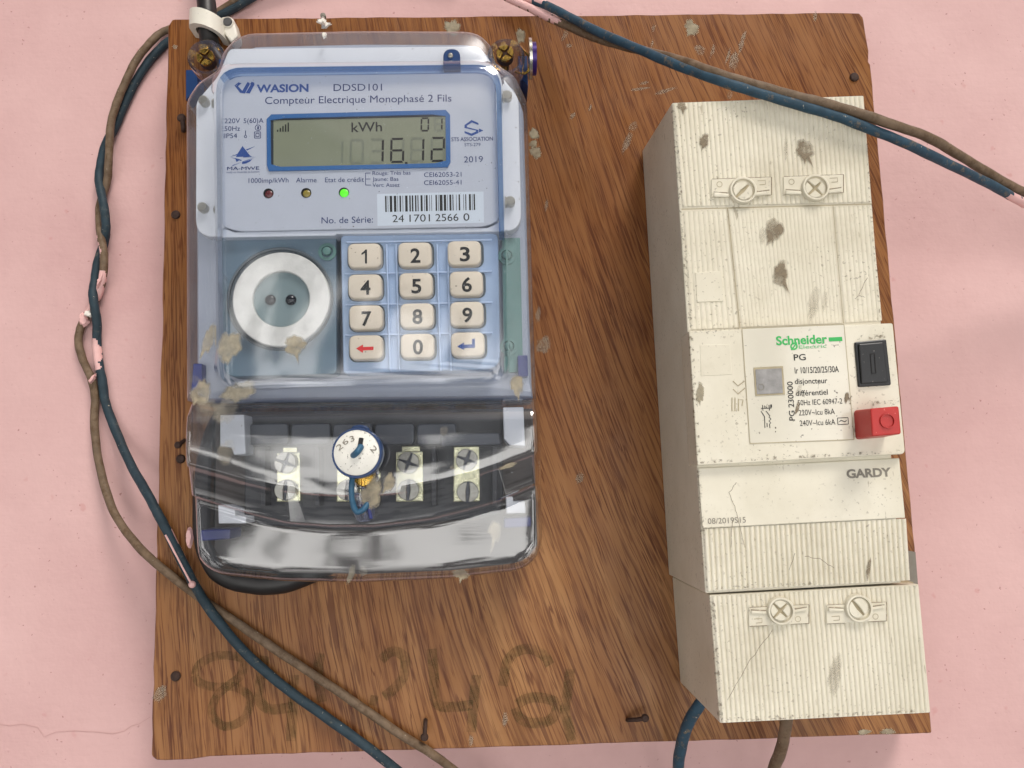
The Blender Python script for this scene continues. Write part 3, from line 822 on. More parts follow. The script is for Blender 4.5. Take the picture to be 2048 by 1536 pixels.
digit(g, 780, 276, 28, 50, 'b', DL); digit(b, 780, 276, 28, 50, 'afgedc', DL); poly(b, [(810, 324), (815, 324), (815, 329), (810, 329)], DL)
digit(g, 820, 275, 28, 50, 'adefg', DL); digit(b, 820, 275, 28, 50, 'bc', DL)
digit(g, 861, 274, 28, 50, 'fc', DL); digit(b, 861, 274, 28, 50, 'abged', DL)
digit(b, 841, 235, 17, 28, 'abcdef', DL, 3.2); digit(g, 868, 234.5, 17, 28, 'adefg', DL, 3.2); digit(b, 868, 234.5, 17, 28, 'bc', DL, 3.2)
g.build('unlit_segments', 'lcd_ghost', disp); b.build('lit_segments', 'lcd_dark', disp); b = MB(); text(b, 'kWh', 703, 264, 764, 262.5, 20, DL, bold=.004)
b.build('unit_sign', 'lcd_dark', disp); b = MB()
for k in range(5): poly(b, [(554 + k * 5.3, 263.5 - 4 - k * 3.6), (556.6 + k * 5.3, 263.4 - 4 - k * 3.6), (556.6 + k * 5.3, 263.4), (554 + k * 5.3, 263.5)], DL)
b.build('signal_bars', 'lcd_dark', disp)
for x, mt in ((537, 'led_red'), (612.5, 'led_yellow'), (688, 'led_green')):
    m = MB(); k = pxmm(x, 386, LD)
    lathe(m, x, 386 - (x - 612) * .012, LD, [(10.3 * k, LD + .02), (10.3 * k, LD + .12), (9.6 * k, LD + .12), (9.4 * k, LD - .0)], 28, smooth=False)
    l_ = m.build('indicator_lamp', 'hole_dark', label)
    l_['label'] = {'led_red': 'dark red unlit lamp', 'led_yellow': 'dull yellow unlit lamp', 'led_green': 'lit bright green lamp'}[mt]
    m = MB(); rr = 7.6 if mt != 'led_green' else 8.6
    lathe(m, x + (1 if mt != 'led_green' else .5), 387.6 - (x - 612) * .012, LD, [(rr * k, LD + .1), (rr * k, LD + .2), (rr * .6 * k, LD + .5)], 24); m.build('lamp_lens', mt, l_)
m = MB(); prism(m, [(754, 388), (967, 383), (968, 445), (755, 452)], LD - .1, LD + .05); stk = m.build('serial_sticker', 'sticker', label)
t = MB(); bars = [(0, 3), (5, 1), (9, 5), (17, 5), (24, 1), (28, 3), (34, 1), (39, 5), (47, 3), (52, 3), (58, 3), (63, 2), (69, 4), (76, 1), (79, 4), (86, 1), (90, 1), (98, 3), (103, 1), (106, 6), (114, 5), (121, 1), (125, 4), (131, 2), (138, 1), (143, 3), (152, 1), (156, 2), (163, 4), (169, 1), (172, 3)]
for o_, w in bars:
    s_ = 181 / 176; x = 770 + o_ * s_; w *= s_ * .95; sl = -.022
    poly(t, [(x, 392 + (x - 770) * sl), (x + w, 392 + (x - 770) * sl), (x + w + .6, 424 + (x - 770) * sl), (x + .6, 424 + (x - 770) * sl)], LD + .1)
for s_, a, b_ in (('24', 785, 808), ('1701', 819, 860), ('2566', 871, 917), ('0', 927, 939)): text(t, s_, a, 444.5 - (a - 785) * .022, b_, 444.5 - (b_ - 785) * .022, 15, LD + .1)
t.build('barcode', 'print_black', stk)

# upper clear cover
win0 = ccw(topx(rq([(421, 124), (1008, 117), (1022, 770), (428, 784)], [56, 56, 46, 50], 9), FT + 1))
win1 = ccw(topx(rq([(426, 129), (1004, 122), (1017, 765), (433, 779)], [54, 54, 44, 48], 9), 45))
win2 = ccw(topx(rq([(441, 143), (991, 136), (1003, 750), (447, 763)], [44, 46, 34, 34], 9), 45.8))
m = MB()
loft(m, [(out_xz, 5), (out_xz, FT - 3.5), (inset(out_xz, .0006), FT - 1.6), (inset(out_xz, .0026), FT), (win0, FT + .6), (win1, 44.6), (win2, 45.8)], cen, 260, mis=[1, 1, 2, 2, 0, 0], cap=0)
cover = m.build('front_cover', ['clear_cover', 'blue_edge', 'clear_dusty'], meter)
# thick moulded window rims, refracted blue light put into the tint at top and right
m = MB(); k = .0003
def rim(loop, d, w, h):  # a stepped lip
    a, b = loop, inset(loop, w / 1000)
    loft(m, [(a, d - h), (a, d), (b, d), (b, d - h)], cen, 200, smooth=False)
rim(inset(win1, .0004), 43.6, 1.7, 4)
zt_, xr_ = XZ(720, 150, 43)[1], XZ(985, 300, 43)[0]
for i_, f_ in enumerate(m.f):
    fx = sum(m.v[q][0] for q in f_) / 4; fz = sum(m.v[q][2] for q in f_) / 4
    if fz > zt_ or (fx > xr_ and fz > XZ(985, 480, 43)[1]): m.m[i_] = 1
m.build('window_rim', ['clear_rim', 'refraction_blue'], cover)
m = MB()
for a in ([(1035, 711), (1055, 710), (1056, 752), (1036, 756)], [(386, 727), (404, 727), (404, 775), (382, 782)]): m = MB(); prism(m, a, 28, 32); m.build('catch', 'catch_blue', meter, bevel=.3)
# hole tongue at the top of the window
m = MB(); prism(m, rq([(886, 98), (920, 97), (921, 140), (887, 141)], [16, 16, 4, 4]), 33, 37.5); lathe(m, 901, 112, 37.5, [(.9, 37.4), (.9, 38.2), (.4, 38.3)], 16, 1)
m.build('seal_tongue', ['seal_blue', 'zinc_dull'], meter, bevel=.3)
m = MB()
for a in ([(438, 119), (460, 119), (460, 127), (438, 127)], [(962, 116), (984, 116), (984, 123), (962, 123)]): m = MB(); prism(m, a, 26, 30); m.build('cover_catch', 'seal_blue', meter)
# screw lugs at the two top corners
for cx_, cy_, sx, sy in ((412, 114, 414, 119), (1012, 112, 1010, 111)):
    k = pxmm(cx_, cy_, 30); m = MB()
    lathe(m, cx_, cy_, 30, [(38 * k, 4), (38 * k, 29), (37 * k, 30), (31 * k, 30), (29 * k, 28)], 48, 0, cap=False)
    lug = m.build('screw_lug', 'clear_lug', meter)
    m = MB(); lathe(m, cx_, cy_, 30, [(34 * k, .5), (34 * k, 9)], 40, smooth=False); m.build('lug_base', 'clear_lug', lug)
    m = MB(); lathe(m, sx, sy, 22.5, [(9 * k, -6), (9 * k, 21)], 16); m.build('screw_shank', 'brass', lug)
    screw(lug, 'screw', sx, sy, 22.5, 17, ['brass', 'nail_rust'], 'cross', .95, 2.2)
m = MB(); prism(m, [(372, 140), (392, 140), (396, 172), (372, 200)], 3, 10); m.build('back_flange', 'seal_blue', meter); m = MB(); prism(m, [(1036, 112), (1054, 112), (1056, 172), (1040, 150)], 3, 16)
m.build('back_flange', 'seal_blue', meter)

# ---- terminal compartment under the lower clear cover
uL, uR = P(371, 806, 36).x, P(1079, 799, 36).x
def vz(pxpts, d):
    q = [XZ(x, y, d) for x, y in pxpts]
    def f(u):
        if u <= q[0][0]: i = 0
        else:
            i = next((k for k in range(len(q) - 1) if q[k + 1][0] >= u), len(q) - 2)
        t = (u - q[i][0]) / (q[i + 1][0] - q[i][0]); return q[i][1] + t * (q[i + 1][1] - q[i][1])
    return f
DU, DLo = 39.5, 31.0
f_top = vz([(374, 808), (1074, 800)], 36); f_top2 = vz([(374, 828), (1074, 820)], DU)
f_a1 = vz([(372, 930), (400, 938), (441, 949), (490, 964), (544, 977), (630, 987), (720, 990), (791, 985), (882, 968), (950, 950), (1014, 928), (1076, 905)], DU)
f_a2 = vz([(380, 992), (425, 1005), (509, 1030), (578, 1047), (660, 1053), (749, 1053), (860, 1040), (928, 1023), (996, 1004), (1053, 979), (1078, 968)], DLo)
zb = vz([(388, 1146), (560, 1163), (720, 1166), (900, 1158), (1076, 1138)], 26)
def fbot(u):
    a = min(u - uL, uR - u); r = .0105
    z = zb(u)
    return z + (r - math.sqrt(max(0, r * r - (r - a) ** 2)) if a < r else 0)
cols = []
for k in range(49): cols.append(k / 48)
cols = sorted(set(cols + [0, .0008, .004, .010, .018, .982, .990, .996, .9992, 1.0, .03, .05, .97, .95]))
def ramp_side(t):
    a = min(t, 1 - t) * (uR - uL) * 1000
    return 0.0 if a <= 0 else (.80 + .20 * min(1, (a / 2.2)) ** .5)
m = MB(); rows = []
for t_ in cols:
    u = uL + t_ * (uR - uL); rs = ramp_side(t_)
    cl = [(f_top(u), 30), (f_top(u), 36), (f_top2(u) , DU - .6)]
    z0_, z1_ = f_top2(u), f_a1(u)
    for q in (.05, .35, .65, .92): cl.append((z0_ + (z1_ - z0_) * q, DU + (.8 * math.sin(q * 3.1))))
    cl += [(f_a1(u) - .0002, DU - .5), (f_a1(u) - .0008, DU - 2.0)]
    z2_ = f_a2(u); cl += [(z2_ + .0010, DLo + 3.5), (z2_ + .0003, DLo + .8), (z2_ - .0006, DLo)]
    z3_ = fbot(u)
    for q in (.2, .5, .8): cl.append((z2_ + (z3_ + .0028 - z2_) * q, DLo - 2.6 * q))
    cl += [(z3_ + .0026, DLo - 2.8), (z3_ + .0008, DLo - 4.0), (z3_, DLo - 6.5), (z3_, 9)]
    rows.append([(u, -max(9, dd * rs) / 1000, zz) for zz, dd in cl])
nr, nc = len(rows[0]), len(rows)
o = len(m.v)
for c_ in rows: m.v += c_
for i in range(nc - 1):
    for j in range(nr - 1):
        m.f.append([o + i * nr + j, o + i * nr + j + 1, o + (i + 1) * nr + j + 1, o + (i + 1) * nr + j])
        sd = cols[i] < .004 or cols[i + 1] > .996
        m.m.append(1 if (sd or j >= nr - 3) else 0); m.s.append(True)
tcover = m.build('terminal_cover', ['clear_terminal_cover', 'blue_edge'], meter, angle=50)
tcover['label'] = 'clear curved lower cover over the wire terminals'
# terminal base, chamber, block
m = MB()
bot = []
for k in range(41):
    u = uL + .0012 + k / 40 * (uR - uL - .0024); bot.append((u, fbot(u) + .0012))
prism_xz(m, [(uL + .0012, f_top(uL) - .0005)] + bot + [(uR - .0012, f_top(uR) - .0005)], 8.5, 11)
m.build('terminal_base', 'chamber_brown', meter)
m = MB()
prism(m, [(490, 832), (1004, 824), (1006, 1000), (1000, 1030), (720, 1062), (520, 1050), (488, 1030)], 11, 17)
block = m.build('terminal_block', 'block_black', meter, bevel=.6)
m = MB()
for x in (498, 582, 666, 750, 834):
    m = MB(); prism(m, rq([(x, 848), (x + 78, 846), (x + 78, 888), (x, 890)], 8), 17, 20); m.build('barrier', 'block_grey', block, bevel=.5)
m = MB()
prism(m, [(880, 868), (1000, 866), (1002, 890), (882, 892)], 17, 22)
m.build('barrier', 'block_grey', block, bevel=.5)
m = MB()
for x in (520, 628, 745, 862, 984): m = MB(); prism(m, [(x, 892), (x + 10, 892), (x + 11, 1012), (x, 1012)], 17, 24); m.build('divider', 'block_black', block, bevel=.3)
for x0, x1, y0, sc in ((552, 600, 905, ((574, 926), (574, 980))), (672, 722, 905, ((697, 926), (697, 980))), (791, 846, 903, ((818, 926), (818, 980))), (906, 959, 892, ((934, 920), (936, 984)))):
    m = MB(); prism(m, [(x0, y0), (x1, y0 - 1), (x1 + 1, 1003), (x0, 1004)], 16, 20); prism(m, [(x0 + 12, y0 - 12), (x1 - 6, y0 - 12), (x1 - 6, y0 + 2), (x0 + 12, y0 + 2)], 16, 19)
    tm = m.build('terminal', 'zinc', block, bevel=.5)
    for j, (x, y) in enumerate(sc): screw(tm, 'terminal_screw', x, y, 20, 21, ['zinc_dull', 'block_grey'], 'cross' if j == 0 else 'slot', 1.2 + .3 * j, 2.6)
m = MB()
for a in ([(440, 830), (488, 829), (491, 908), (468, 910), (462, 895), (440, 893)], [(1006, 815), (1047, 814), (1050, 892), (1020, 890), (1008, 878)], [(1012, 994), (1026, 994), (1026, 1004), (1050, 1003), (1051, 1026), (1013, 1027)], [(436, 1010), (470, 1020), (470, 1032), (492, 1034), (492, 1047), (437, 1047)]): m = MB(); prism(m, a, 11, 26); m.build('side_plate', 'faceplate_white', meter, bevel=.3)
m = MB()
for a, dd in (([(400, 1060), (460, 1058), (460, 1078), (400, 1082)], 25.5), ([(1008, 1037), (1062, 1034), (1062, 1053), (1008, 1056)], 25.5)): m = MB(); prism(m, a, 14, dd); m.build('terminal_catch', 'catch_blue', meter, bevel=.4)
# sealing post moulded in the terminal cover, with its brass screw
m = MB(); prism(m, rq([(699, 850), (738, 849), (740, 900), (700, 901)], [18, 18, 3, 3]), 39, 43.5); m.build('cover_slot', 'seal_blue', tcover, bevel=.5)
m = MB(); k = pxmm(726, 952, 43); lathe(m, 726, 950, 43, [(29 * k, 36), (29 * k, 42.5), (28 * k, 43), (25 * k, 43), (23 * k, 41.5)], 40, cap=False); m.build('screw_collar', 'clear_lug', tcover)
screw(tcover, 'screw', 728, 953, 41.5, 20, ['brass', 'brass'], 'slot', 1.5, 1.2)
m = MB(); prism(m, rq([(706, 985), (748, 984), (750, 1030), (741, 1043), (716, 1044), (708, 1030)], [4, 4, 8, 8, 8, 8]), 32, 43); m.build('seal_post', 'clear_lug', tcover, bevel=.8)
m = MB(); prism(m, [(722, 1004), (738, 1003), (745, 1038), (738, 1038), (733, 1012), (722, 1012)], 42.9, 44); m.build('post_hook', 'catch_blue', tcover, bevel=.3)

# ---- dried splashes on the meter
for a in [(418, 678, 12, 30, 36.5, .25, 2), (458, 694, 24, 34, 45.9, .2, 0), (590, 690, 23, 20, 45.9, .4, 2), (402, 785, 18, 30, 36.6, .4, 0), (478, 783, 36, 20, 37.0, -.4, 0), (1034, 770, 14, 22, 36.6, .1, 1), (742, 988, 20, 36, 44.2, .45, 1), (778, 965, 11, 22, 41.0, .2, 1), (990, 1062, 14, 22, 28.4, .1, 2), (922, 1148, 17, 11, 27.0, .1, 2), (702, 1148, 6, 24, 27.0, .3, 0), (1016, 932, 20, 5, 40, -.3, 0)]:
    splash(meter, a[0], a[1], a[2], a[3], a[4], 'dried_mud', rot=a[5], drips=a[6], thick=.07, jag=.22)
for a in [(452, 905, 18, 26, 41.0, .2), (452, 820, 24, 30, 40.6, .5), (412, 820, 20, 30, 39.5, .3), (726, 1142, 10, 10, 27.0, 0), (888, 862, 9, 10, 41, 0), (388, 758, 10, 8, 36.6, 0), (905, 935, 5, 5, 41, 0)]:
    splash(meter, a[0], a[1], a[2], a[3], a[4], 'thin_mud', rot=a[5], thick=.07, jag=.2)
m = MB(); blob(m, 649, 72, 5, 5, 35.8, 0, 3, 1.2, .3); m.build('paint_splash', 'white_flake', meter)

# ------------------------------------------------------------------ seals hung on the meter
seal = thing('security_seal', 'round white numbered seal with blue rim hanging over the terminal cover screw', 'seal', P(714, 906, 44))
k = pxmm(714, 906, 49)
m = MB(); lathe(m, 714, 906, 49, [(49 * k, 44.5), (51 * k, 45.2), (51 * k, 48.6), (49.5 * k, 49.4), (46.5 * k, 49.4), (46 * k, 48.8)], 56, cap=True); m.build('rim', 'seal_blue', seal)
m = MB(); lathe(m, 713, 905, 49, [(46 * k, 48.6), (46 * k, 49.1), (44 * k, 49.3)], 56); m.build('face', 'seal_white', seal)
t = MB(); text(t, '2', 677, 902, 687, 895, 11, 49.45); text(t, '6', 689, 891, 698, 885, 11, 49.45); text(t, '3', 702, 884, 710, 881, 11, 49.45); text(t, '2', 739, 898, 747, 907, 12, 49.45)
t.build('stamped_number', 'print_grey', seal)
m = MB(); prism(m, rq([(718, 875), (727, 876), (723, 900), (714, 908), (705, 912), (707, 904), (714, 898)], 2), 49.2, 49.8); m.build('wire_slot', 'print_black', seal)
m = MB(); tube(m, [P(722, 893, 49.5), P(716, 902, 51.2), P(709, 909, 50), P(706, 911, 48.5)], 1.0, 10, seed=3); m.build('seal_wire', 'seal_wire_blue', seal)
m = MB(); tube(m, [P(705, 945, 46), P(704, 965, 46.5), P(703, 985, 46.5), P(706, 1008, 45.5), P(714, 1024, 44.8), P(728, 1018, 44.6), P(735, 1006, 43.5)], .9, 10, .06, seed=5); m.build('seal_wire', 'seal_wire_blue', seal)

disc = thing('metal_seal', 'thin silver metal disc seen edge on, hanging at the top corner of the meter', 'seal', P(1060, 118, 20))
c = P(1061, 118, 24); rr = .0072
m = MB(); n = 40
for th0, th1, mi in ((-.0006, .0004, 0), (.0004, .0020, 1)):
    o = len(m.v)
    for xx in (th0, th1):
        for i in range(n):
            a = 2 * math.pi * i / n; m.v.append((c.x + xx, c.y + rr * (1 if mi == 0 else .8) * math.cos(a), c.z + rr * (1 if mi == 0 else .8) * math.sin(a)))
    for i in range(n): j = (i + 1) % n; m.f.append([o + i, o + j, o + n + j, o + n + i]); m.m.append(mi); m.s.append(True)
    m.f.append([o + i for i in reversed(range(n))]); m.m.append(mi); m.s.append(False)
    m.f.append([o + n + i for i in range(n)]); m.m.append(mi); m.s.append(False)
m.build('plate', ['steel_disc', 'disc_purple'], disc, angle=30)
m = MB(); tube(m, [P(1040, 92, 20), P(1050, 104, 23), P(1060, 118, 24), P(1056, 142, 23), P(1044, 147, 22), P(1031, 144, 20)], .45, 8, seed=8); m.build('seal_wire', 'brass', disc)

# ------------------------------------------------------------------ circuit breaker
BD = 50.5
brk = thing('circuit_breaker', 'tall cream ribbed circuit breaker with black and red buttons', 'circuit breaker', P(1570, 830, 0))
def side_body(name, tl, tr, br, bl, d1, back_t, back_b, inset_mm=.0):
    """a box whose upper and lower ends slope back to the board: front corners in pixels at depth d1, back end lines by pixel y at depth 0"""
    TLp, TRp, BRp, BLp = XZ(*tl, d1), XZ(*tr, d1), XZ(*br, d1), XZ(*bl, d1)
    zt, zbt = XZ(tl[0], back_t, 0)[1], XZ(bl[0], back_b, 0)[1]
    def along(a, b, z): t = (z - a[1]) / (b[1] - a[1]); return (a[0] + (b[0] - a[0]) * t, z)
    lt, lb = along(TLp, BLp, zt), along(TLp, BLp, zbt)
    rt, rb = along(TRp, BRp, zt), along(TRp, BRp, zbt)
    fl = [TLp, BLp, BRp, TRp]; bk = [lt, lb, rb, rt]
    m = MB(); m.add([W(a, d1) for a in fl] + [W(a, 0.1) for a in bk], [[0, 1, 2, 3], [7, 6, 5, 4], [0, 4, 5, 1], [1, 5, 6, 2], [2, 6, 7, 3], [3, 7, 4, 0]])
    return m.build(name, 'cream', brk, bevel=.5)
def ribs(mb, tl, tr, br, bl, d, n, amp, flat=.0):
    """rounded vertical ribs across a four-cornered face"""
    N = n * 6; vs = []
    for e0, e1 in ((tl, tr), (bl, br)):
        for i in range(N + 1):
            t = i / N; x, y = e0[0] + (e1[0] - e0[0]) * t, e0[1] + (e1[1] - e0[1]) * t
            ph = (i % 6) / 6; h = amp * max(0, math.sin(math.pi * ph)) ** .7
            a = XZ(x, y, d); vs.append(W(a, d + h))
    mb.add(vs, [[N + 1 + i, N + 2 + i, i + 1, i] for i in range(N)], 0, True)
# upper terminal cover, middle, lower body, bottom terminal cover
side_body('upper_body', (1344, 205), (1728, 190.5), (1803, 1166), (1411, 1187), BD, 300, 1147)
m = MB(); ribs(m, (1346, 207), (1726, 193), (1741, 404), (1364, 413), BD + .05, 40, .36)
m.build('top_terminal_cover', 'cream', brk)
m = MB(); ribs(m, (1457, 421), (1664, 414), (1685, 646), (1483, 654), BD + .1, 26, .18); m.build('test_label', 'cream', brk)
m = MB(); ribs(m, (1366, 424), (1453, 421), (1478, 655), (1381, 659), BD + .05, 9, .25); m.build('middle_cover', 'cream', brk); m = MB(); ribs(m, (1668, 414), (1742, 411), (1764, 641), (1689, 645), BD + .05, 8, .25)
m.build('middle_cover', 'cream', brk)
m = MB()
line(m, [(1363, 418.5), (1744, 408)], 2.2, BD + .5); line(m, [(1455, 416), (1480, 656)], 2, BD + .52)
line(m, [(1666, 411), (1687, 647)], 1.4, BD + .52)
m.build('seam', 'seam_dark', brk)
m = MB(); prism(m, [(1391, 545), (1443, 542), (1447, 602), (1394, 604)], BD - .5, BD + .55); m.build('blank_square', 'cream', brk, bevel=.1)
# raised middle section with the rating label
RD = BD + 3.2
m = MB(); prism(m, rq([(1378, 662), (1786, 646), (1811, 908), (1395, 931)], [3, 5, 10, 5]), BD - 8, RD)
mid = m.build('raised_section', 'cream_gloss', brk, bevel=1.2, seg=3)
m = MB(); prism(m, [(1484, 657), (1688, 649), (1708, 879), (1500, 887)], RD - .4, RD + .12); lab = m.build('rating_label', 'label_grey', mid)
m = MB()
for a in ([(1484, 657), (1688, 649)], [(1688, 649), (1708, 879)], [(1708, 879), (1500, 887)], [(1500, 887), (1484, 657)]): line(m, a, 1.6, RD + .14 + .005 * len(m.f))
m.build('label_edge', 'seam_dark', lab)
D2 = RD + .2
t = MB(); text(t, 'Schneider', 1553, 690, 1655, 686, 17, D2, bold=.028)
poly(t, [(1657, 675), (1684, 673.5), (1685, 682), (1658, 683)], D2)
text(t, 'Electric', 1598, 697.5, 1653, 695, 6.5, D2 + .02, 1, .008)
ringflat(t, 1588, 692.5, 7.5, 3, D2 + .02); line(t, [(1583, 700), (1594, 685)], 2.5, D2 + .03)
t.build('brand_logo', ['print_green', 'print_green_pale'], lab)
t = MB(); T = lambda s, x0, y0, x1, y1, cap, **k: text(t, s, x0, y0, x1, y1, cap, D2, **k)
T('PG', 1588, 721, 1612, 720, 12, bold=.01); T('Ir 10/15/20/25/30A', 1590, 747, 1678, 744, 12, bold=.008)
T('disjoncteur', 1590, 768, 1655, 766, 10.5, bold=.008); T('différentiel', 1592, 792, 1656, 789, 10.5, bold=.008)
T('50Hz IEC 60947-2', 1596, 811, 1685, 807, 10.5); T('220V~Icu 8kA', 1598, 831, 1670, 828, 11); T('240V~Icu 6kA', 1600, 852, 1671, 849, 11)
text(t, 'PG 230000', 1590, 841, 1585, 763, 11, D2, bold=.008)
bx = [(1675, 836), (1696, 835), (1697, 848), (1676, 849)]
for i in range(4): line(t, [bx[i], bx[(i + 1) % 4]], 1.3, D2 + .01 * (i % 2))
line(t, [(1679, 843.5), (1682, 840.5), (1686, 842), (1690, 843.5), (1693, 840.5)], 1.6, D2)
for a in ([(1522, 822), (1529, 833), (1530, 856)], [(1532, 822), (1540, 832), (1538, 834), (1542, 838), (1538, 842), (1542, 846), (1539, 848), (1540, 856)], [(1525, 810), (1526, 821)], [(1538, 810), (1539, 821)], [(1522, 817), (1543, 816)], [(1534, 846), (1534.5, 854)]): line(t, a, 1.5, D2 + .005 * (a[0][0] % 5))
text(t, 'N', 1529, 817, 1534, 817, 6, D2 + .03); text(t, '1', 1541, 815, 1544, 815, 6, D2 + .03)
t.build('printed_text', 'print_black', lab)
m = MB(); prism(m, [(1507, 735), (1566, 732), (1570, 789), (1511, 792)], RD - .2, RD + .3); w_ = m.build('window_frame', 'seam_dark', lab)
m = MB(); prism(m, [(1511, 739), (1563, 736.5), (1566, 786), (1514, 788.5)], RD, RD + .42); m.build('window_pane', 'window_grey', w_)
t = MB()
ringflat(t, 1522, 774, 6.5, 1.3, RD + .5); t.build('position_mark', 'print_grey', w_)
# raised wave mark and switch symbol moulded beside the label
m = MB(); DM = RD + .1
for a in ([(1466, 762), (1476, 772), (1489, 762)], [(1466, 778), (1476, 788), (1490, 776)], [(1464, 795), (1464, 822), (1470, 822), (1470, 795)], [(1477, 822), (1477, 798), (1486, 800), (1484, 812)]): line(m, a, 2.2, DM)
m.build('moulded_symbol', 'seam_dark', mid)
m = MB(); prism(m, [(1400, 690), (1460, 688), (1464, 749), (1402, 752)], RD - .3, RD + .12); m.build('blank_square', 'cream', mid, bevel=.08)
# black and red buttons
m = MB(); p_ = rq([(1710, 684), (1773, 678), (1783, 770), (1718, 774)], 4); prism(m, p_, RD - 3, RD + .8)
prism(m, rq([(1718, 688), (1767, 684), (1777, 764), (1724, 767)], 3), RD + .7, RD + 1.6)
bb = m.build('black_button', 'button_black', mid, bevel=.5)
m = MB()
for a in ([(1741, 708), (1749, 707)], [(1749, 707), (1752, 746)], [(1752, 746), (1744, 747)], [(1744, 747), (1741, 708)]): line(m, a, 1.6, RD + 1.75 + .005 * len(m.f))
m.build('button_mark', 'gap_black', bb)
m = MB(); prism(m, rq([(1741, 817), (1798, 812), (1803, 868), (1745, 873)], 5), RD - 3, RD + 10, taper=.5)
rb = m.build('red_button', 'button_red', mid, bevel=1.0, seg=3)
m = MB(); k = pxmm(1774, 842, RD + 10); lathe(m, 1774, 842, RD + 10, [(15 * k, RD + 9.9), (14.6 * k, RD + 10.5), (13 * k, RD + 10.5), (12.4 * k, RD + 10.1)], 36, cap=False); m.build('button_ring', 'button_red', rb)
# lower section: smooth strip, then ribs
m = MB(); prism(m, [(1396, 936), (1799, 916), (1811, 1036), (1405, 1057)], BD - .3, BD + .7); low = m.build('smooth_strip', 'cream_gloss', brk, bevel=.3)
t = MB(); text(t, 'GARDY', 1694, 956, 1783, 952, 16, BD + .8, bold=.04); t.build('maker_name', 'print_grey', low); t = MB(); text(t, '08/2019S15', 1416, 1048, 1492, 1045, 11, BD + .8)
t.build('printed_text', 'print_grey', low)
m = MB(); ribs(m, (1406, 1058), (1812, 1037), (1820, 1160), (1413, 1181), BD + .1, 40, .6); m.build('lower_cover', 'cream', brk)
# gap, then bottom terminal cover
m = MB(); prism(m, [(1416, 1186), (1826, 1164), (1832, 1176), (1421, 1196)], 30, BD - 5); m.build('gap_strip', 'seam_dark', brk)
m = MB(); prism(m, [(1582, 1176), (1646, 1172), (1646, 1180), (1582, 1184)], BD - 6, BD - 2); m.build('gap_slot', 'gap_black', brk)
side_body('bottom_terminal_cover', (1419, 1190), (1838, 1168), (1862, 1426), (1440, 1447), BD, 1150, 1362)
m = MB(); ribs(m, (1423, 1192), (1836, 1171), (1859, 1424), (1443, 1445), BD + .05, 43, .42); m.build('ribbed_face', 'cream', brk)
# terminal screw caps with their recessed plates
for cx_, cy_, up in ((1483, 384, 1), (1627, 379, 1), (1558, 1220, -1), (1713, 1215, -1)):
    sl = -.035 if up > 0 else -.05
    q = lambda dx, dy: (cx_ + dx, cy_ + dy + dx * sl)
    m = MB(); y0, y1 = (-28, 8) if up > 0 else (-8, 30)
    prism(m, [q(-60, y0), q(60, y0), q(60, y1), q(-60, y1)], BD - .3, BD + .9)
    pl = m.build('terminal_plate', 'cream', brk, bevel=.2)
    m = MB(); k = pxmm(cx_, cy_, BD)
    lathe(m, cx_, cy_, BD, [(27 * k, BD), (27 * k, BD + 1.9), (25.5 * k, BD + 2.2), (22.5 * k, BD + 2.2), (21.5 * k, BD + 1.2)], 40, cap=True); m.build('cap_ring', 'cream', pl)
    m = MB(); yy = -2 if up > 0 else -3
    prism(m, [q(-56, yy), q(-24, yy + 4), q(-24, yy + 11), q(-56, yy + 9)], BD + .5, BD + 1.5); prism(m, [q(24, yy + 4), q(56, yy), q(56, yy + 9), q(24, yy + 11)], BD + .5, BD + 1.5)
    m.build('cap_wing', 'cream', pl, bevel=.4)
    screw(pl, 'screw_cap', cx_, cy_, BD + 1.0, 19, ['cream', 'seam_dark'], 'cross' if cx_ in (1627, 1558) else 'slot', .75 if cx_ != 1713 else 2.2, 1.3)
    m = MB(); ym = -17 if up > 0 else 20; px_ = q(-44 if up > 0 else 38, ym); ringflat(m, px_[0], px_[1], 6, 1.4, BD + 1.0)
    a = q(40 if up > 0 else -42, ym); line(m, [(a[0] - 8, a[1] - 4), (a[0] + 8, a[1] - 5), (a[0] + 8, a[1] + 3)], 1.5, BD + 1.0); line(m, [(a[0] + 8, a[1] + 3), (a[0] - 4, a[1] + 4)], 1.5, BD + 1.01)
    m.build('moulded_mark', 'seam_dark', pl)
    m = MB(); line(m, [q(-59, y0), q(60, y0)], 1.2, BD + .95); line(m, [q(60, y0), q(60, y1)], 2.0, BD + .97); line(m, [q(-59, y1), q(-24, y1)], 1.2, BD + .96); line(m, [q(24, y1), q(60, y1)], 1.2, BD + .96)
    line(m, [q(-56, yy), q(-26, yy + 3)], 2.2, BD + 1.55); line(m, [q(26, yy + 3), q(56, yy)], 2.2, BD + 1.55)
    m.build('plate_edge_shade', 'brown_mud_and_shade', pl)  # dark lines paint the shade along plate and wing edges
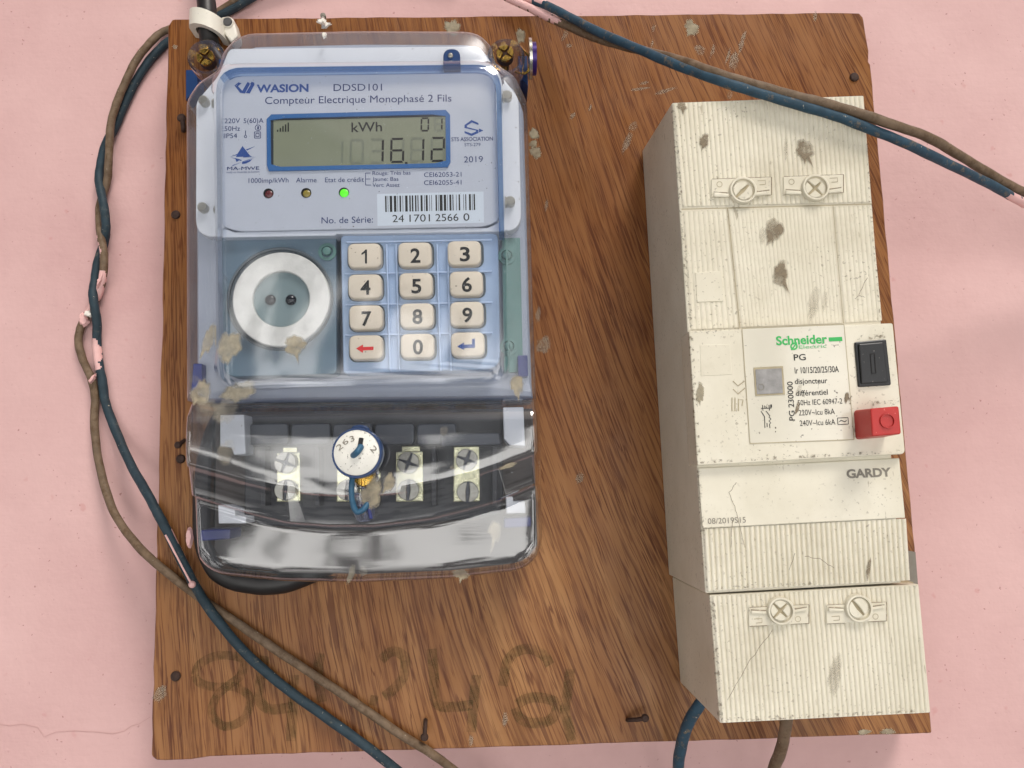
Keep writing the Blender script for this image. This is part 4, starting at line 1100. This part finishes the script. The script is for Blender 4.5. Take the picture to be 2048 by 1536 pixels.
# the seam on the side between body and bottom cover comes from the two bodies; splashes on the front
for a in [(1409, 282, 9, 17, .1, 1, 'brown_mud_and_shade', BD + .6), (1364, 213, 11, 9, .1, 2, 'brown_mud_and_shade', BD + .6), (1610, 300, 18, 22, 0, 3, 'brown_mud_and_shade', BD + .5), (1548, 460, 17, 26, .1, 2, 'brown_mud_and_shade', BD + .5), (1561, 548, 17, 24, .1, 2, 'brown_mud_and_shade', BD + .5), (1400, 786, 9, 20, 0, 1, 'dried_mud', RD + .05), (1737, 1138, 5, 20, .15, 0, 'brown_mud_and_shade', BD + .8), (1526, 470, 7, 20, .1, 0, 'thin_mud', BD + .5), (1628, 605, 12, 30, .2, 2, 'thin_mud', BD + .5), (1650, 600, 5, 20, .1, 1, 'thin_mud', BD + .5), (1598, 780, 5, 14, .3, 0, 'thin_mud', D2 + .1), (1693, 795, 5, 12, .1, 0, 'brown_mud_and_shade', RD + .2), (1595, 815, 4, 14, .3, 0, 'brown_mud_and_shade', D2 + .1), (1670, 1350, 14, 40, .1, 0, 'thin_mud', BD + .6), (1572, 298, 4, 24, 0, 0, 'thin_mud', BD + .6)]:
    splash(brk, a[0], a[1], a[2], a[3], a[7], a[6], rot=a[4], drips=a[5], thick=.07, jag=.22)
m = MB(); R = random.Random(12)
for pts in ([(1735, 555), (1722, 580), (1718, 592)], [(1718, 592), (1730, 594)], [(1718, 592), (1710, 598)], [(1473, 965), (1458, 985), (1472, 1020), (1480, 1050), (1490, 1095)], [(1465, 1040), (1462, 1095)], [(1545, 1262), (1500, 1320), (1455, 1400)], [(1610, 1112), (1640, 1118), (1668, 1136)], [(1590, 1105), (1578, 1140)]):
    q = []
    for i in range(len(pts) - 1):
        for k in range(5): t_ = k / 5; q.append((pts[i][0] + (pts[i + 1][0] - pts[i][0]) * t_ + R.uniform(-1.2, 1.2), pts[i][1] + (pts[i + 1][1] - pts[i][1]) * t_ + R.uniform(-1.2, 1.2)))
    q.append(pts[-1]); line(m, q, 1.0, BD + .95)
m.build('hairline_scratch', 'brown_mud_and_shade', brk)

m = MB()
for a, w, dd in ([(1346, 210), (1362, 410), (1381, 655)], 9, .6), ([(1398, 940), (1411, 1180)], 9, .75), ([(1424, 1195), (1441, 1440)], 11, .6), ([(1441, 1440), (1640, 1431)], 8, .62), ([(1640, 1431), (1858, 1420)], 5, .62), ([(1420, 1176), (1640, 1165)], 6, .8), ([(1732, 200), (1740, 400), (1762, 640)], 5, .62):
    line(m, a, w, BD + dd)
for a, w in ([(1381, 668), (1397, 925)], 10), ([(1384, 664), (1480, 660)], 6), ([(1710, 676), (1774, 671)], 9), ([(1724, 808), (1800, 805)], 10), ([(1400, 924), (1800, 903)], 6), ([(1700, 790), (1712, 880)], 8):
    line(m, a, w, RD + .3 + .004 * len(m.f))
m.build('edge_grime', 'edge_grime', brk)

# ------------------------------------------------------------------ wires
def wire(label, path, mats, r=1.75, paint=None, group=None, seed=1, wob=.035):
    m = MB(); tube(m, [P(*p) for p in path], r, 18, wob, paint, 12, seed)
    return tag(m.build('electric_wire', mats), label, 'wire', group)
def pr(path, y0, y1, a, h):
    """the stretch of a path, after its first bends, between two heights in the photograph"""
    n = len(path) - 1; st = 10
    ks = [k for k in range(st, n + 1) if y0 <= path[k][1] <= y1]
    return (min(ks) / n - .3 / n, max(ks) / n + .3 / n, a, h)
def patch(ranges, seed):
    """pink wall paint left on stretches of a wire: [(from, to, angle centre, half width)]"""
    Rr = random.Random(seed); ph = [Rr.uniform(0, 6.28) for _ in range(6)]
    def f(t, a, p):
        for t0, t1, ac, hw in ranges:
            if t0 < t < t1:
                e = min(t - t0, t1 - t) / (t1 - t0) * 4
                w = hw * min(1, e + .25) * (1 + .35 * math.sin(t * 260 + ph[0]) + .25 * math.sin(t * 610 + ph[1]))
                da = abs(((a - ac + math.pi) % (2 * math.pi)) - math.pi)
                if da < w: return 1
        return 0
    return f
WL = WD + 2
brown_left = [(925, -66, WL + 1), (730, -84, WL), (610, -62, WL), (520, -30, WL), (470, 2, WL), (432, 26, WL), (385, 48, WL), (345, 57, WL + .1), (322, 66, WL + .6), (300, 86, WL + 3.2), (273, 120, WL + 3.5), (251, 164, WL + 3.5), (235, 202, WL + 3.5), (222, 246, WL + 3.5), (219, 290, WL + 3.4), (217, 328, WL + 3), (214, 364, WL + 1), (200, 411, WL), (199, 445, WL + .5), (202, 475, WL + 2.6), (208, 509, WL + 3.4), (206, 553, WL + 3), (196, 590, WL + .6), (178, 622, WL), (162, 654, WL), (157, 684, WL), (166, 720, WL), (183, 758, WL), (190, 796, WL), (189, 850, WL + .5), (199, 930, WL + 2), (226, 1020, WL + 6), (270, 1085, WL + 13), (322, 1135, 2.2), (400, 1195, 2.0), (470, 1243, 2.2), (560, 1305, 2.2), (680, 1385, 2.2), (800, 1468, 2.4), (860, 1505, 1.5), (915, 1545, -4), (1040, 1640, -12), (1300, 1850, WL), (1700, 2300, WL)]
teal_left = [(925, -58, WL + 3), (730, -78, WL + 3), (620, -56, WL + 2.5), (540, -24, WL + 1.5), (500, -2, WL + .8), (470, 16, WL + .3), (432, 36, WL), (395, 62, WL), (360, 74, WL), (336, 84, WL), (318, 100, WL), (295, 126, WL), (268, 169, WL), (246, 216, WL), (230, 254, WL), (211, 290, WL + .2), (202, 328, WL), (198, 358, WL + .5), (204, 394, WL + 3), (209, 420, WL + 3.4), (212, 455, WL + 3), (208, 485, WL + .4), (196, 523, WL), (190, 559, WL), (186, 586, WL + 2.4), (189, 613, WL + 3.4), (194, 646, WL + 2), (194, 687, WL), (198, 728, WL), (205, 764, WL), (211, 805, WL), (231, 860, WL + 1), (262, 930, WL + 7), (296, 990, .0), (316, 1028, 2.6), (335, 1063, 3.0), (365, 1124, 3.8), (396, 1182, 5.7), (432, 1236, 4.6), (490, 1305, 2.4), (570, 1375, 2.1), (660, 1440, 2.1), (740, 1498, 2.0), (800, 1545, -2), (900, 1620, -10), (1150, 1860, WL), (1550, 2340, WL)]
wire('brown dirty wire looping down the left of the board and across its lower corner', brown_left, ['brown_insulation', 'pink_drip'], 1.52, patch([pr(brown_left, 540, 640, 0, 2.0), pr(brown_left, 470, 550, 1.6, 1.0), (.0, .05, 0, 2)], 3), 'wires twisted down the left side', 1, .05)
wire('teal wire twisted with the brown one left of the board, crossing its lower corner', teal_left, ['teal_insulation', 'pink_drip'], 1.7, patch([pr(teal_left, 655, 755, .4, 1.7), pr(teal_left, 1062, 1165, -1.9, .5), (.0, .05, 2.5, 1)], 5), 'wires twisted down the left side', 2, .04)
blue_top = [(940, -44, -2), (985, -22, 0), (1040, -8, 3), (1088, 9, 8), (1135, 32, 14), (1197, 64, 24), (1272, 96, 34), (1350, 129, 44), (1429, 158, 52), (1507, 183, 54), (1590, 208, 54.3), (1668, 231, 54.3), (1740, 258, 54), (1814, 288, 52), (1889, 324, 44), (1979, 368, 32), (2027, 395, 25), (2070, 418, 18), (2180, 480, 4), (2400, 640, -12), (2900, 1100, WL)]
brown_top = [(940, -40, 1), (985, -20, 3), (1030, 2, 4), (1072, 22, 6), (1113, 42, 9), (1163, 64, 15), (1204, 80, 22), (1272, 98, 31), (1350, 118, 43), (1429, 145, 52), (1507, 169, 54), (1590, 192, 54.6), (1650, 207, 55), (1716, 226, 55), (1787, 250, 55), (1859, 276, 48), (1934, 320, 38), (2009, 365, 28), (2060, 390, 20), (2180, 450, 4), (2420, 610, -12), (2950, 1080, WL)]
bw = bpy.data.objects['electric_wire']
for q, (x, y, rx, ry, dd) in enumerate([(168, 640, 9, 14, 2.6), (178, 628, 8, 7, 4.2), (202, 560, 4, 16, 5.0), (186, 758, 4, 10, 4.4)]):
    m = MB(); blob(m, x, y, rx, ry, WL + dd - 1.5, .2 * q, q + 40, 1.3, .3)
    m.build('paint_lump', 'pink_drip' if q != 1 else 'white_flake', bw)
wire('blue wire sweeping from the top over the circuit breaker to the right', blue_top, ['blue_insulation', 'pink_drip'], 1.62, patch([(.0, 2.9 / 19, -1.2, 2.6), (15.6 / 20, 17.6 / 20, .9, 1.9)], 7), 'pair of wires crossing above the circuit breaker', 3, .05)
wire('dusty brown wire running beside the blue one above the circuit breaker', brown_top, ['brown_insulation', 'pink_drip'], 1.6, patch([(.0, 4.0 / 20, 0, 2.0), (.0, 2.2 / 20, 2.5, 1.0)], 9), 'pair of wires crossing above the circuit breaker', 4, .06)
wire('short blue wire coming out under the chamfered corner of the circuit breaker', [(1470, 1330, 22), (1430, 1368, 22), (1400, 1408, 20), (1377, 1446, 17), (1363, 1490, 12), (1357, 1545, 6), (1370, 1640, -8), (1420, 1850, WL), (1560, 2330, WL)], ['blue_insulation'], 2.0, None, 'wires leaving the bottom of the circuit breaker', 6)
wire('short brown wire coming out under the bottom edge of the circuit breaker', [(1580, 1370, 22), (1575, 1420, 22), (1571, 1455, 20), (1562, 1500, 15), (1543, 1550, 8), (1510, 1660, -8), (1500, 1880, WL), (1620, 2340, WL)], ['brown_insulation'], 2.0, None, 'wires leaving the bottom of the circuit breaker', 7)
# pink paint bead at the crossing of the left wires
m = MB(); tube(m, [P(331, 1070, 4.6), P(352, 1110, 5.6), P(372, 1148, 7.2), (P(382, 1166, 7.5))], .35, 8, .1, seed=2)
lathe(m, 384, 1169, 7.6, [(1.0, 6.6), (1.3, 7.4), (1.0, 8.4), (.4, 8.8)], 16)
pb = tag(m.build('paint_drip', 'pink_drip'), 'thin run of pink paint with a bead on the teal wire at the board edge', 'paint drip')
# black supply cable: enters at the top, comes round under the meter's lower corner
def cable(label, path, r, seed):
    m = MB(); tube(m, [P(*p) for p in path], r, 22, .02, None, 10, seed)
    return tag(m.build('supply_cable', 'black_insulation'), label, 'cable')
cable('thick black cable coming down from the top through the white clip', [(380, -900, -12), (395, -300, -12), (404, -80, -8), (410, -20, 3), (414, 20, 5.5), (416, 60, 5.5), (424, 100, 4.5), (450, 140, 4.2)], 3.6, 3)
cc = cable('thick black cable bent around the lower corner of the meter', [(470, 800, 4.5), (432, 870, 4.5), (414, 950, 4.5), (410, 1040, 4.5), (418, 1100, 4.5), (446, 1145, 4.5), (505, 1164, 4.5), (570, 1162, 4.5), (650, 1130, 4.3), (740, 1080, 4.2)], 4.2, 5)
splash(cc, 380, 1075, 7, 21, 6.5, 'pink_drip', thick=1.6, jag=.1)

# ------------------------------------------------------------------ white cable clip
clip = thing('cable_clip', 'white plastic cable clip holding the black cable at the top corner of the board', 'cable clip', P(424, 50, 0))
m = MB(); c = P(416, 45, 5.5)
ztop, zbot = P(416, 26, 9).z, P(416, 58, 9).z
prof_o, prof_i = [], []
for i in range(25):
    a = math.pi * i / 24
    ro, ri = .0068, .0044
    prof_o.append((c.x - ro * math.cos(a) * (1.0), -.0055 - ro * math.sin(a))); prof_i.append((c.x - ri * math.cos(a), -.0055 - ri * math.sin(a)))
prof_o = [(prof_o[0][0], -.0002)] + prof_o + [(prof_o[-1][0], -.0002)]; prof_i = [(prof_i[0][0], -.0002)] + prof_i + [(prof_i[-1][0], -.0002)]
n = len(prof_o); vs = []
for zz, sh in ((ztop, 0), (zbot, 0)):
    vs += [(x, y, zz - (x - c.x) * .30) for x, y in prof_o] + [(x, y, zz - (x - c.x) * .30) for x, y in prof_i]
fs = []
for i in range(n - 1):
    fs += [[i, i + 1, 2 * n + i + 1, 2 * n + i], [n + i + 1, n + i, 3 * n + i, 3 * n + i + 1], [i + 1, i, n + i, n + i + 1], [2 * n + i, 2 * n + i + 1, 3 * n + i + 1, 3 * n + i]]
fs += [[0, 2 * n, 3 * n, n], [n - 1, 2 * n - 1, 4 * n - 1, 3 * n - 1]]
m.add(vs, fs, 0, True)
m.build('saddle', 'clip_white', clip, angle=45)
m = MB(); prism(m, rq([(436, 38), (446, 32), (466, 34), (476, 72), (462, 84), (448, 66)], [4, 6, 8, 6, 6, 4]), 0, 6.5)
m.build('nail_flange', 'clip_white', clip, bevel=.8)
m = MB(); k = pxmm(455, 45, 7); lathe(m, 455, 44, 7, [(11.5 * k, 6.3), (11.5 * k, 7.0), (10 * k, 7.2), (10 * k, 6.6)], 24, cap=True); m.build('nail_socket', 'clip_white', clip)
m = MB(); lathe(m, 455, 44, 7, [(8.8 * k, 6.4), (8.8 * k, 7.2), (7.5 * k, 7.5)], 24); m.build('nail_head', 'nail_grey', clip)
